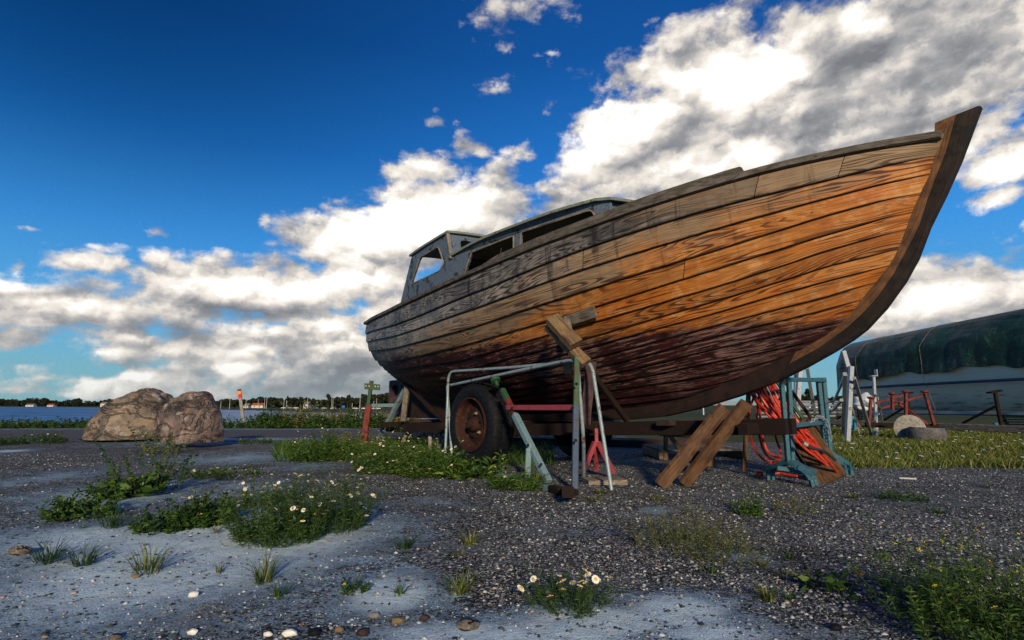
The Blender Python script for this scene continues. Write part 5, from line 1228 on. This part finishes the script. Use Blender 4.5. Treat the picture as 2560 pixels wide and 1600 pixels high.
plant('leafy_weed', G(290, 1245), .17, .20, 'round leafy weed between the far left weed and the upright dock', 'weed', WD, 70, 16, (.038, .014), 'leaf_dark', 0, seed=7, spread=1.4)
plant('dock_plant', G(330, 1240), .24, .26, 'dock with long pale green pointed leaves on the sand', 'weed', WD, 12, 9, (.16, .045), 'leaf_mid', 0, seed=8, spread=1.8, bare=.0)
plant('tall_weed', G(375, 1235), .26, .62, 'tall straggly weed with crossing stems reaching up in front of the boulders', 'weed', WD, 16, 30, (.034, .011), 'leaf_dark', 0, seed=9, spread=1.5, bare=.45)
plant('tall_weed', G(440, 1215), .34, .55, 'olive seeded weed with bare lower stems below the smaller boulder', 'weed', WD, 14, 22, (.03, .012), 'leaf_olive', 0, seed=10, spread=1.6, bare=.5)
plant('leafy_weed', G(560, 1190), .45, .14, 'sparse low weed with scattered white flowers behind the daisy bushes', 'weed', WD, 50, 8, (.04, .01), 'leaf_mid', 9, seed=11)
plant('chamomile', G(1425, 1515), .17, .15, 'small chamomile with large open daisies in the front centre of the gravel', 'flowering plant', CH_, 70, 20, (.022, .0022), 'leaf_dark', 16, seed=12, fsize=1.0, spread=1.8)
plant('chamomile', G(810, 1150), .55, .40, 'wide green chamomile mound at the left end of the weeds by the boat', 'flowering plant', CH_, 150, 18, (.06, .010), 'leaf_mid', 26, seed=13)
plant('chamomile', G(980, 1180), .50, .42, 'chamomile mound full of white daisies below the stern stand', 'flowering plant', CH_, 160, 18, (.05, .009), 'leaf_mid', 60, seed=14)
plant('chamomile', G(1070, 1190), .42, .36, 'leafy chamomile clump left of the trailer wheel', 'flowering plant', CH_, 120, 18, (.06, .010), 'leaf_mid', 30, seed=15)
plant('leafy_weed', G(1180, 1195), .34, .26, 'bright green weed with long leaves in front of the trailer tyre', 'weed', WD, 40, 10, (.13, .022), 'leaf_mid', 3, seed=16, spread=1.5)
plant('leafy_weed', G(890, 1120), .6, .40, 'rank weeds around the foot of the red and green stand', 'weed', WD, 120, 14, (.06, .012), 'leaf_olive', 12, seed=17)
plant('leafy_weed', G(1060, 1110), .55, .36, 'shaded weeds below the stern in front of the trailer beam', 'weed', WD, 110, 14, (.06, .012), 'leaf_olive', 6, seed=18)
plant('leafy_weed', G(1290, 1225), .26, .16, 'low weed along the base bar of the pale blue stand', 'weed', WD, 60, 10, (.09, .008), 'leaf_mid', 3, seed=19, spread=1.4)
plant('yellow_rocket', G(2510, 1600), .34, .26, 'lush green yellow flowering weed filling the bottom right corner', 'flowering plant', 'yellow flowered weeds', 140, 22, (.035, .0045), 'leaf_mid', 16, 'yellow', seed=20, spread=1.2)
plant('yellow_rocket', G(2350, 1520), .28, .32, 'airy weed with yellow blossoms left of the bottom right corner', 'flowering plant', 'yellow flowered weeds', 38, 14, (.032, .004), 'leaf_mid', 14, 'yellow', seed=21, spread=1.3)
plant('yellow_rocket', G(2545, 1470), .16, .36, 'single tall yellow blossomed weed at the right edge', 'flowering plant', 'yellow flowered weeds', 16, 10, (.03, .004), 'leaf_mid', 10, 'yellow', seed=22)
plant('wiry_weed', G(1720, 1370), .34, .26, 'wiry olive weed clump on the gravel below the raking timbers', 'weed', 'wiry weeds', 110, 12, (.022, .003), 'leaf_olive', 0, seed=23, spread=1.4)
plant('wiry_weed', G(1800, 1400), .26, .18, 'dry wiry weed right of the olive clump on the gravel', 'weed', 'wiry weeds', 40, 8, (.022, .003), 'leaf_olive', 0, seed=24, spread=1.6)
plant('leafy_weed', G(1870, 1285), .11, .14, 'small bushy green weed on the gravel below the blue rack', 'weed', WD, 30, 12, (.03, .008), 'leaf_mid', 2, 'yellow', seed=25)
plant('wiry_weed', G(1985, 1280), .18, .14, 'thin pale weed with yellow tips right of the bushy weed', 'weed', 'wiry weeds', 18, 8, (.03, .006), 'leaf_olive', 4, 'yellow', seed=26)
plant('leafy_weed', G(2260, 1250), .20, .09, 'flat green weed patch on the right gravel', 'weed', WD, 40, 8, (.035, .006), 'leaf_dark', 0, seed=27)
plant('dock_plant', G(2070, 1480), .10, .09, 'small dock seedling with long leaves on the dark gravel lower right', 'weed', WD, 9, 6, (.07, .022), 'leaf_dark', 0, seed=28, spread=1.8)
plant('leafy_weed', G(880, 1480), .06, .10, 'tiny upright weed with a yellow bud at the edge of the blue sand', 'weed', WD, 8, 8, (.03, .007), 'leaf_dark', 1, 'yellow', seed=29)
plant('leafy_weed', G(110, 1108), .45, .26, 'daisy weed on the sand at the far left by the path', 'weed', WD, 70, 12, (.05, .010), 'leaf_dark', 14, seed=30)
plant('leafy_weed', G(15, 1112), .40, .24, 'dark weed cut by the left edge of the picture', 'weed', WD, 60, 12, (.05, .010), 'leaf_dark', 3, seed=31)
plant('leafy_weed', G(410, 1132), .4, .42, 'seedy olive weed at the foot of the smaller boulder', 'weed', WD, 40, 18, (.04, .014), 'leaf_olive', 2, seed=32, spread=1.2)
plant('leafy_weed', G(640, 1108), .4, .14, 'low weed between the path and the smaller boulder', 'weed', WD, 50, 8, (.05, .010), 'leaf_dark', 3, seed=33)
for i, (px, py, R, H_, lab) in enumerate([(1010,1372,.10,.07,'dense round grass tuft on the gravel below the daisy bushes'),(1175,1360,.09,.08,'grass tuft on the gravel right of the dense round one'),(1150,1480,.12,.09,'loose grass tuft left of the large open daisies'),
    (210,1405,.12,.10,'spiky grass tuft on the left sand'),(370,1420,.16,.12,'dark grass tuft with a small white flower on the left sand'),(660,1450,.10,.12,'thin grey grass tuft below the dense chamomile bush'),(120,1400,.16,.10,'creeping grass with long runners at the far left sand'),
    (1340,1210,.16,.14,'long grass around the foot of the pale blue stand'),(1500,1236,.10,.05,'short tuft right of the foot of the tube trestle'),(280,1320,.16,.16,'wispy grass below the round leafy weed'),(1640,1250,.14,.05,'low grass in front of the raking timbers'),
    (2130,1245,.07,.05,'tiny tuft in the middle of the right gravel'),(2345,1285,.08,.05,'tiny tuft left of the right edge gravel'),(1490,1255,.12,.04,'moss tuft on the gravel below the axle stand'),(1920,1500,.06,.06,'small tuft above the pale sand lower right')]):
    c = G(px, py); tuft(c, R, H_, lab, 'grass tufts', 70, 'grass' if i % 3 else 'leaf_dark', seed=i, w=.0045)
# shrubs along the shore
for i, (px, R, H_, lab) in enumerate([(680,.9,.62,'left shrub of the green row between path and water'),(745,1.0,.75,'tallest shrub of the row between path and water'),(800,.6,.40,'small gap shrub with bare twigs in the shore row'),(850,.8,.62,'rounded shrub right of the gap in the shore row'),(905,.9,.62,'shrub of the shore row directly behind the red and green stand'),(975,1.0,.70,'rightmost shore shrub seen under the stern')]):
    plant('shore_shrub', (AT(px, 1066, 17.6)[0], 17.6 + .4 * (i % 2), 0), R, H_, lab, 'shrub', 'shore shrubs', 170, 22, (.10, .035), 'leaf_olive' if i % 2 else 'leaf_dark', 0, seed=50 + i, ry=.6)
for i, px in enumerate((-60, 60, 170, 260, 590)):
    plant('shore_weed', (AT(px, 1066, 17.6)[0], 17.6, 0), 1.5, .34, ['low dark weeds beyond the path at the left edge', 'low dark weeds beyond the path below the blue water', 'weeds beyond the path near the large boulder', 'weeds peeping over the large boulder', 'weeds around the foot of the marker post'][i], 'weed', 'shore weeds', 150, 14, (.10, .03), 'leaf_dark', 0, seed=70 + i, ry=.4)
rgw = np.random.default_rng(77); used_ = []
where = ['on the left sand', 'in the left foreground', 'on the centre gravel', 'right of the centre gravel', 'on the right gravel', 'near the right edge']
for i in range(26):
    px = rgw.uniform(40, 2500); py = rgw.uniform(1190, 1560); c = G(px, py); zone = int(px // 430); zone = min(zone, 5)
    near_ = 'close to the camera' if py > 1440 else ('in the middle ground' if py > 1290 else 'towards the boat')
    nth = sum(1 for u_ in used_ if u_ == (zone, near_)); used_.append((zone, near_))
    tuft(c, rgw.uniform(.04, .10), rgw.uniform(.03, .08), ['tiny green sprig ', 'thin sprig, the next one, ', 'third small sprig ', 'fourth small sprig ', 'fifth small sprig ', 'sixth small sprig '][min(nth, 5)] + where[zone] + ' ' + near_, 'small sprigs on the gravel', int(rgw.uniform(14, 34)), ['leaf_dark', 'leaf_mid', 'leaf_olive'][i % 3], seed=300 + i, w=.004)
# grass strip under the galvanised stands (uncountable)
def grass_field(poly_px, n, h, mat, name, seed, flr=0):
    rg = np.random.default_rng(seed); (x0, x1), (y0, y1) = poly_px; n0 = n
    px = rg.uniform(x0, x1, n); Yd = rg.uniform(y0, y1, n); X_ = (px - 1280) / F * Yd; keep = np.ones(n, bool)
    dens = .5 + .5 * fbm(X_, Yd, 21, 3, 1.5); keep = rg.uniform(0, 1, n) < np.clip(dens * 1.2, .15, 1); 
    near = Yd > (6.2 + .5 * fbm(X_, Yd, 8, 3, 1.2) + .12 * np.abs(X_ - 6)); keep &= near; X_ = X_[keep]; Yd = Yd[keep]; n = len(X_)
    base = np.stack([X_, Yd, np.zeros(n) - .005], -1); hh = h * rg.uniform(.4, 1.3, n); d = rg.normal(size=(n, 3)) * .45; d[:, 2] = 1
    w_ = .004 + Yd * .0011; s = rg.normal(size=(n, 3)); s[:, 2] = 0; s /= np.linalg.norm(s, axis=1)[:, None]; s *= w_[:, None] / 2
    p1 = base + d * (hh * .55)[:, None]; p2 = base + d * hh[:, None] * [1.3, 1.3, 1]
    V = np.stack([base - s, base + s, p1 - s * .8, p1 + s * .8, p2 - s * .1, p2 + s * .1], 1).reshape(-1, 3); i = np.arange(n)[:, None] * 6
    parts = [(V, np.concatenate([i + [0, 1, 3, 2], i + [2, 3, 5, 4]]), mat)]
    if flr:
        k = rg.permutation(n)[:flr]; p = p2[k]; r = .012 + .0016 * Yd[k]; Q_ = np.stack([p + np.stack([a * r, b * r, 0 * r + c_ * r], -1) for a, b, c_ in ((-1, 0, 0), (0, -1, -.2), (1, 0, 0), (0, 1, .2))], 1).reshape(-1, 3)
        parts.append((Q_, np.arange(4 * len(k)).reshape(-1, 4), 'petal'))
    o = npmesh(name, parts); return o
o = grass_field(((2000, 2700), (6.2, 17)), 95000, .085, 'grass', 'grass', 4, flr=260); tagit(o, 'rough yellow green grass with small white flowers under the galvanised stands', 'grass', kind='stuff')
o = grass_field(((700, 1380), (6.2, 10.5)), 9000, .12, 'leaf_mid', 'undergrowth', 6); tagit(o, 'low green undergrowth below the stern of the boat', 'undergrowth', kind='stuff')

# ------------------------------------------------------------------ loose stones
def pebbles(n, name, rmin, rmax, ylim, seed, xr=1.05, shell=False):
    rg = np.random.default_rng(seed); Yd = ylim[0] * (ylim[1] / ylim[0]) ** rg.uniform(0, 1, n); X_ = rg.uniform(-xr, xr, n) * Yd
    sm = blobs(SAND, X_, Yd) + .25 * fbm(X_, Yd, 44, 3, 4); keep = ~((X_ > 3.5) & (Yd > 7)) & ((rg.uniform(0, 1, n) > np.clip(sm * 3, 0, .78)) | shell); X_ = X_[keep]; Yd = Yd[keep]; n = len(X_)
    z = ground_z(X_, Yd); r = rmin * (rmax / rmin) ** (rg.uniform(0, 1, n) ** 3.2) * (1 + .035 * Yd * (not shell))
    octa = np.array([(1, 0, 0), (.25, .95, .1), (-.9, .25, 0), (-.2, -.95, 0), (.1, .1, .8), (0, -.05, -.7)])
    th = rg.uniform(0, 2 * PI, n); c, s = np.cos(th), np.sin(th); sc_ = rg.uniform(.55, 1.1, (n, 3)) * r[:, None]; sc_[:, 2] *= .65
    V = octa[None] * rg.uniform(.75, 1.25, (n, 6, 1)) * sc_[:, None]; x = V[..., 0] * c[:, None] - V[..., 1] * s[:, None]; y = V[..., 0] * s[:, None] + V[..., 1] * c[:, None]
    V = np.stack([x + X_[:, None], y + Yd[:, None], V[..., 2] + z[:, None] + .15 * r[:, None]], -1).reshape(-1, 3)
    tri = np.array([(0, 1, 4), (1, 2, 4), (2, 3, 4), (3, 0, 4), (1, 0, 5), (2, 1, 5), (3, 2, 5), (0, 3, 5)]); F_ = (np.arange(n)[:, None, None] * 6 + tri[None]).reshape(-1, 3)
    return npmesh(name, [(V, F_, 'pebble' if not shell else 'petal')])
o = pebbles(150000, 'gravel', .0022, .014, (1.5, 8.5), 31); tagit(o, 'loose mixed gravel strewn over the yard', 'gravel', kind='stuff')
o = pebbles(2600, 'shell_fragments', .002, .007, (1.5, 6), 33, shell=True); tagit(o, 'tiny white shell fragments scattered on the sand', 'shell fragments', kind='stuff')
ST = [(485,1482,.022,'petal','broad pale shell half sunk in the sand left of centre'),(482,1572,.018,'petal','white oval shell at the bottom edge, left'),(725,1582,.024,'petal','large white shell at the bottom edge below the chamomile'),(670,1580,.014,'petal','small white shell left of the large one'),
 (785,1585,.022,'rubber','black stone at the bottom edge next to the large white shell'),(848,1577,.016,'propwood','yellow brown stone at the bottom edge right of the black one'),(935,1540,.020,'concrete','pointed grey and white stone standing in the blue sand'),(995,1556,.022,'propwood','brown stone right of the pointed one'),
 (1060,1550,.018,'darkwood','dark crumbly stone on the blue sand'),(905,1588,.022,'darkwood','brown stone in the bottom centre left'),(1170,1575,.035,'stone','flat reddish stone in the bottom centre'),(2148,1438,.020,'redsteel','orange red brick fragment on the right gravel'),
 (1700,1195,.02,'petal','pale stone at the foot of the raking timbers'),(340,1432,.018,'propwood','tan stone on the left sand'),(50,1385,.05,'stone','pale stone on the far left sand'),(290,1580,.02,'stone','dark stone at the bottom left'),(2090,1575,.02,'rubber','dark stone at the bottom right of centre')]
for i, (px, py, r, m_, lab) in enumerate(ST):
    c = G(px, py); o = rockobj('shell' if m_ == 'petal' and 'shell' in lab else 'stone', (c[0], c[1], float(ground_z(c[0], c[1])) + r * .3), (r * .95, r * .7, r * .55), i + 20, m_, label=lab, cat='shell' if 'shell' in lab else 'stone', group='loose stones and shells', sub=2, amp=.3, freq=1.6, flatb=False)
t = thing('painted_stick', G(2270, 1196), 'thin white stick lying on the right gravel', 'stick'); mb = MB(); mb.beam(G(2248, 1195, .012), G(2291, 1197, .012), .02, .015); mb.build('stick', 'white', t)

# ------------------------------------------------------------------ far shore
def tree_cloud(cs, rg, leaf, per):
    """cs: list of (x,y,z,r) clump centres -> many leaf faces on the clumps"""
    cs = np.array(cs); n = len(cs) * per; c = np.repeat(cs, per, 0); d = rg.normal(size=(n, 3)); d /= np.linalg.norm(d, axis=1)[:, None]
    p = c[:, :3] + d * (c[:, 3] * rg.uniform(.6, 1.1, n))[:, None] * [1, 1, .8]; s = leaf * rg.uniform(.5, 1.4, n)
    a = rg.normal(size=(n, 3)); a /= np.linalg.norm(a, axis=1)[:, None]; b = np.cross(a, d); b /= np.linalg.norm(b, axis=1)[:, None] + 1e-9
    V = np.stack([p - a * s[:, None], p - b * s[:, None] * .7, p + a * s[:, None], p + b * s[:, None] * .7], 1).reshape(-1, 3); return V, np.arange(4 * n).reshape(n, 4)
rg = np.random.default_rng(5); cs = []
for px in np.arange(-250, 1260, 2.2):
    Yt = np.interp(px, [-250, 300, 700, 1200], [1500, 1150, 720, 560]) * rg.uniform(.95, 1.1)
    hp = (12 + 3.0 * math.sin(px * .021) + 2.5 * math.sin(px * .067 + 1) + 1.5 * math.sin(px * .19) + rg.normal() * 1.4) * np.interp(px, [-250, 600, 900, 1200], [.9, 1.0, 1.45, 1.7]); topz = CH + Yt * hp / F
    x = (px - 1280) / F * Yt; zb_ = -2.6
    for k in range(4): cs.append((x + rg.normal() * 2, Yt + rg.normal() * 8, zb_ + (topz - zb_) * (k + .5) / 4.3, max(2.0, (topz - zb_) * .2)))
for px in np.arange(1940, 2140, 2.6):
    Yt = 330 * rg.uniform(.95, 1.1); hp = 17 + 4 * math.sin(px * .09) + rg.normal() * 2; topz = CH + Yt * hp / F; x = (px - 1280) / F * Yt
    for k in range(3): cs.append((x + rg.normal(), Yt + rg.normal() * 3, -1 + (topz + 1) * (k + .5) / 3, max(.9, topz * .24)))
Vt, Ft = tree_cloud(cs, rg, 1.3, 44); o = npmesh('far_wood', [(Vt, Ft, 'tree')]); tagit(o, 'dark line of woodland along the far shore', 'wood', kind='stuff')
for i, (px, py, wpx, lab) in enumerate([(825, 985, 9, 'pointed tree rising above the far woodland, left of the stern'), (873, 987, 8, 'second tall tree on the far shore, left of the green stand'), (945, 990, 14, 'spreading pine on the far shore right of the green stand'), (918, 986, 12, 'dark round tree just left of the green stand on the far shore'), (126, 997, 12, 'rounded dark tree on the far left shore'), (205, 997, 10, 'low rounded tree above the far left beach'), (2017, 972, 14, 'spreading tree seen through the blue rack')]):
    Yt = (540 if px > 500 else 1050) if px < 1500 else 250; z0 = -2.6 if px < 1500 else -1.0; zt = CH + Yt * (1012 - py) / F; x = (px - 1280) / F * Yt; wr = wpx / F * Yt; t = thing('tree', (x, Yt, 0), lab, 'tree', 'single trees on the far shore')
    cs = [(rg.normal() * wr * .35, rg.normal() * wr * .4, z0 + (zt - z0) * (.45 + .48 * k / 9), wr * (.75 - .045 * k)) for k in range(10)]; Vt, Ft = tree_cloud(cs, rg, wr * .13, 120); npmesh('crown', [(Vt, Ft, 'tree')], t)
    mb = MB(); mb.tube([(x, Yt, z0), (x + .1, Yt, z0 + (zt - z0) * .4), (x, Yt, z0 + (zt - z0) * .8)], [.5, .4, .15], 8); mb.build('trunk', 'bark', t)
def house(px, Y, w_, h_, roofm, lab):
    x = (px - 1280) / F * Y; b0 = -2.6; h_ = h_ + b0; t = thing('house', (x, Y, b0), lab, 'house', 'houses on the far shore')
    mb = MB(); mb.prism([(x - w_ / 2, Y, b0), (x + w_ / 2, Y, b0), (x + w_ / 2, Y, h_), (x - w_ / 2, Y, h_)], (0, 8, 0)); mb.build('wall', 'wallw', t)
    mb = MB(); mb.prism([(x - w_ / 2 - .3, Y - .3, h_), (x - w_ / 2 - .3, Y + 4, h_ + 2.6), (x - w_ / 2 - .3, Y + 8.3, h_)], (w_ + .6, 0, 0)); mb.build('roof', roofm, t)
    for k in (-.25, .2): mb = MB(); mb.beam((x + k * w_ - .5, Y - .03, (h_ + b0) / 2), (x + k * w_ + .5, Y - .03, (h_ + b0) / 2), .05, 1.1, up=(0, 0, 1)); mb.build('window', 'glass', t)
house(650, 600, 12, 2.6, 'roofred', 'low white house with an orange red roof on the far shore')
house(622, 610, 5, 2.2, 'palewood', 'small pale hut left of the red roofed house')
house(770, 520, 4, 3.6, 'palewood', 'narrow gabled tan house among the far trees')
house(87, 1020, 14, 2.6, 'palewood', 'pale building on the far left beach')
house(138, 1020, 11, 2.4, 'roofred', 'tan hut right of the pale beach building')
house(270, 900, 10, 5, 'palewood', 'white house half hidden behind the large boulder')
MN = ['far left mast right above the left flank of the marker post', 'mast left of the red roofed house', 'short mast behind the red roof', 'tall mast of the pair right of the red roofed house', 'shorter mast of the pair right of the red roofed house', 'tall mast above the shore shrubs, left of the cars', 'short mast beside the tall one above the shore shrubs', 'mast beside the gabled tan house', 'tallest mast beside the pointed tree', 'thin mast right of the tallest one', 'tall thick mast left of the green stand', 'small mast left of the thick one', 'mast in front of the spreading pine', 'short mast left of the spreading pine', 'faint mast left of the marker post']
for i, (px, top, Y) in enumerate([(582, 990, 470), (622, 992, 470), (652, 998, 470), (668, 992, 470), (673, 996, 470), (716, 995, 460), (722, 1001, 460), (774, 995, 460), (834, 992, 450), (837, 998, 450), (904, 988, 300), (885, 1008, 400), (945, 996, 400), (938, 1003, 400), (560, 1002, 480)]):
    x = (px - 1280) / F * Y; zt = CH + Y * (1012 - top) / F; t = thing('mast', (x, Y, 0), MN[i], 'mast', 'slim masts on the far shore')
    mb = MB(); mb.tube([(x, Y, -2.6), (x, Y, zt)], [.17, .11], 6); mb.build('pole', 'white', t)
def car(px, Y, mat, lab):
    x = (px - 1280) / F * Y; g0 = -2.6 if px < 1500 else -1.0; t = thing('parked_car', (x, Y, g0), lab, 'car', 'cars parked beyond the yard')
    def PZ(l): return [(a, b, c + g0) for a, b, c in l]
    mb = MB(); mb.prism(PZ([(x - 2.1, Y, .3), (x + 2.1, Y, .3), (x + 2.15, Y, .62), (x + 2.0, Y, .82), (x + 1.1, Y, .95), (x - 1.9, Y, .98), (x - 2.1, Y, .8)]), (0, 1.7, 0)); mb.build('body', mat, t)
    mb = MB(); mb.prism(PZ([(x - 1.7, Y + .1, .97), (x + .95, Y + .1, .94), (x + .3, Y + .25, 1.40), (x - 1.3, Y + .25, 1.40)]), (0, 1.4, 0)); mb.build('cabin', 'glass', t)
    mb = MB(); mb.prism(PZ([(x - 1.35, Y + .2, 1.40), (x + .35, Y + .2, 1.40), (x + .2, Y + .2, 1.48), (x - 1.2, Y + .2, 1.48)]), (0, 1.3, 0)); mb.build('roof', mat, t)
    for dx in (-1.3, 1.3): mb = MB(); mb.lathe((x + dx, Y - .02, .32 + g0), (0, 1, 0), [(.3, 0), (.32, .05), (.32, .2)], 14); mb.build('wheel', 'rubber', t)
for px, Y, m_, lab in [(715, 500, 'car_white', 'white car on the far shore above the tallest shrub'), (732, 505, 'car_silver', 'silver car next to the white one above the tallest shrub'), (746, 498, 'car_white', 'white car right of the silver one above the shore shrubs'), (795, 470, 'car_blue', 'blue car on the far shore left of the blue sign'), (815, 470, 'car_silver', 'silver car below the pointed tree'), (838, 460, 'car_white', 'white car left of the blue sign'), (893, 440, 'car_white', 'white car on the far shore behind the red post'), (935, 430, 'car_silver', 'silver car seen below the pale crossbar'), (948, 432, 'car_white', 'white car just right of the silver one below the pale crossbar'), (915, 436, 'car_white', 'white car touching the red post on the far shore'),
    (2000, 225, 'car_blue', 'blue car seen through the blue rack'), (2028, 230, 'car_white', 'white car seen through the right of the blue rack'), (2092, 222, 'car_silver', 'silver car between the galvanised posts'), (2062, 228, 'car_white', 'white car right of the blue rack'), (1968, 235, 'car_white', 'white car half hidden left of the blue rack')]: car(px, Y, m_, lab)
t = thing('road_sign', AT(858, 1020, 420), 'small blue road sign on the far shore', 'sign'); q = AT(858, 1017, 420); mb = MB(); mb.prism([q + [-1.2, 0, -1.1], q + [1.2, 0, -1.1], q + [1.2, 0, 1.1], q + [-1.2, 0, 1.1]], [0, .1, 0]); mb.build('panel', 'signblue', t); mb = MB(); mb.tube([(q[0], 420.2, -2.6), (q[0], 420.2, q[2])], .12, 6); mb.build('pole', 'galv', t)
t = thing('guard_rail', (20, 42, 0), 'long pale guard rail in front of the cars behind the blue rack', 'guard rail')
mb = MB(); mb.beam((14, 42, .82), (46, 52, .82), .05, .32); mb.build('rail', 'galv', t)
for k in range(9): mb = MB(); mb.beam((14 + 3.2 * k, 42.15 + k * 1.0, -.2), (14 + 3.2 * k, 42.15 + k * 1.0, .95), .1, .1); mb.build('post', 'galv', t)
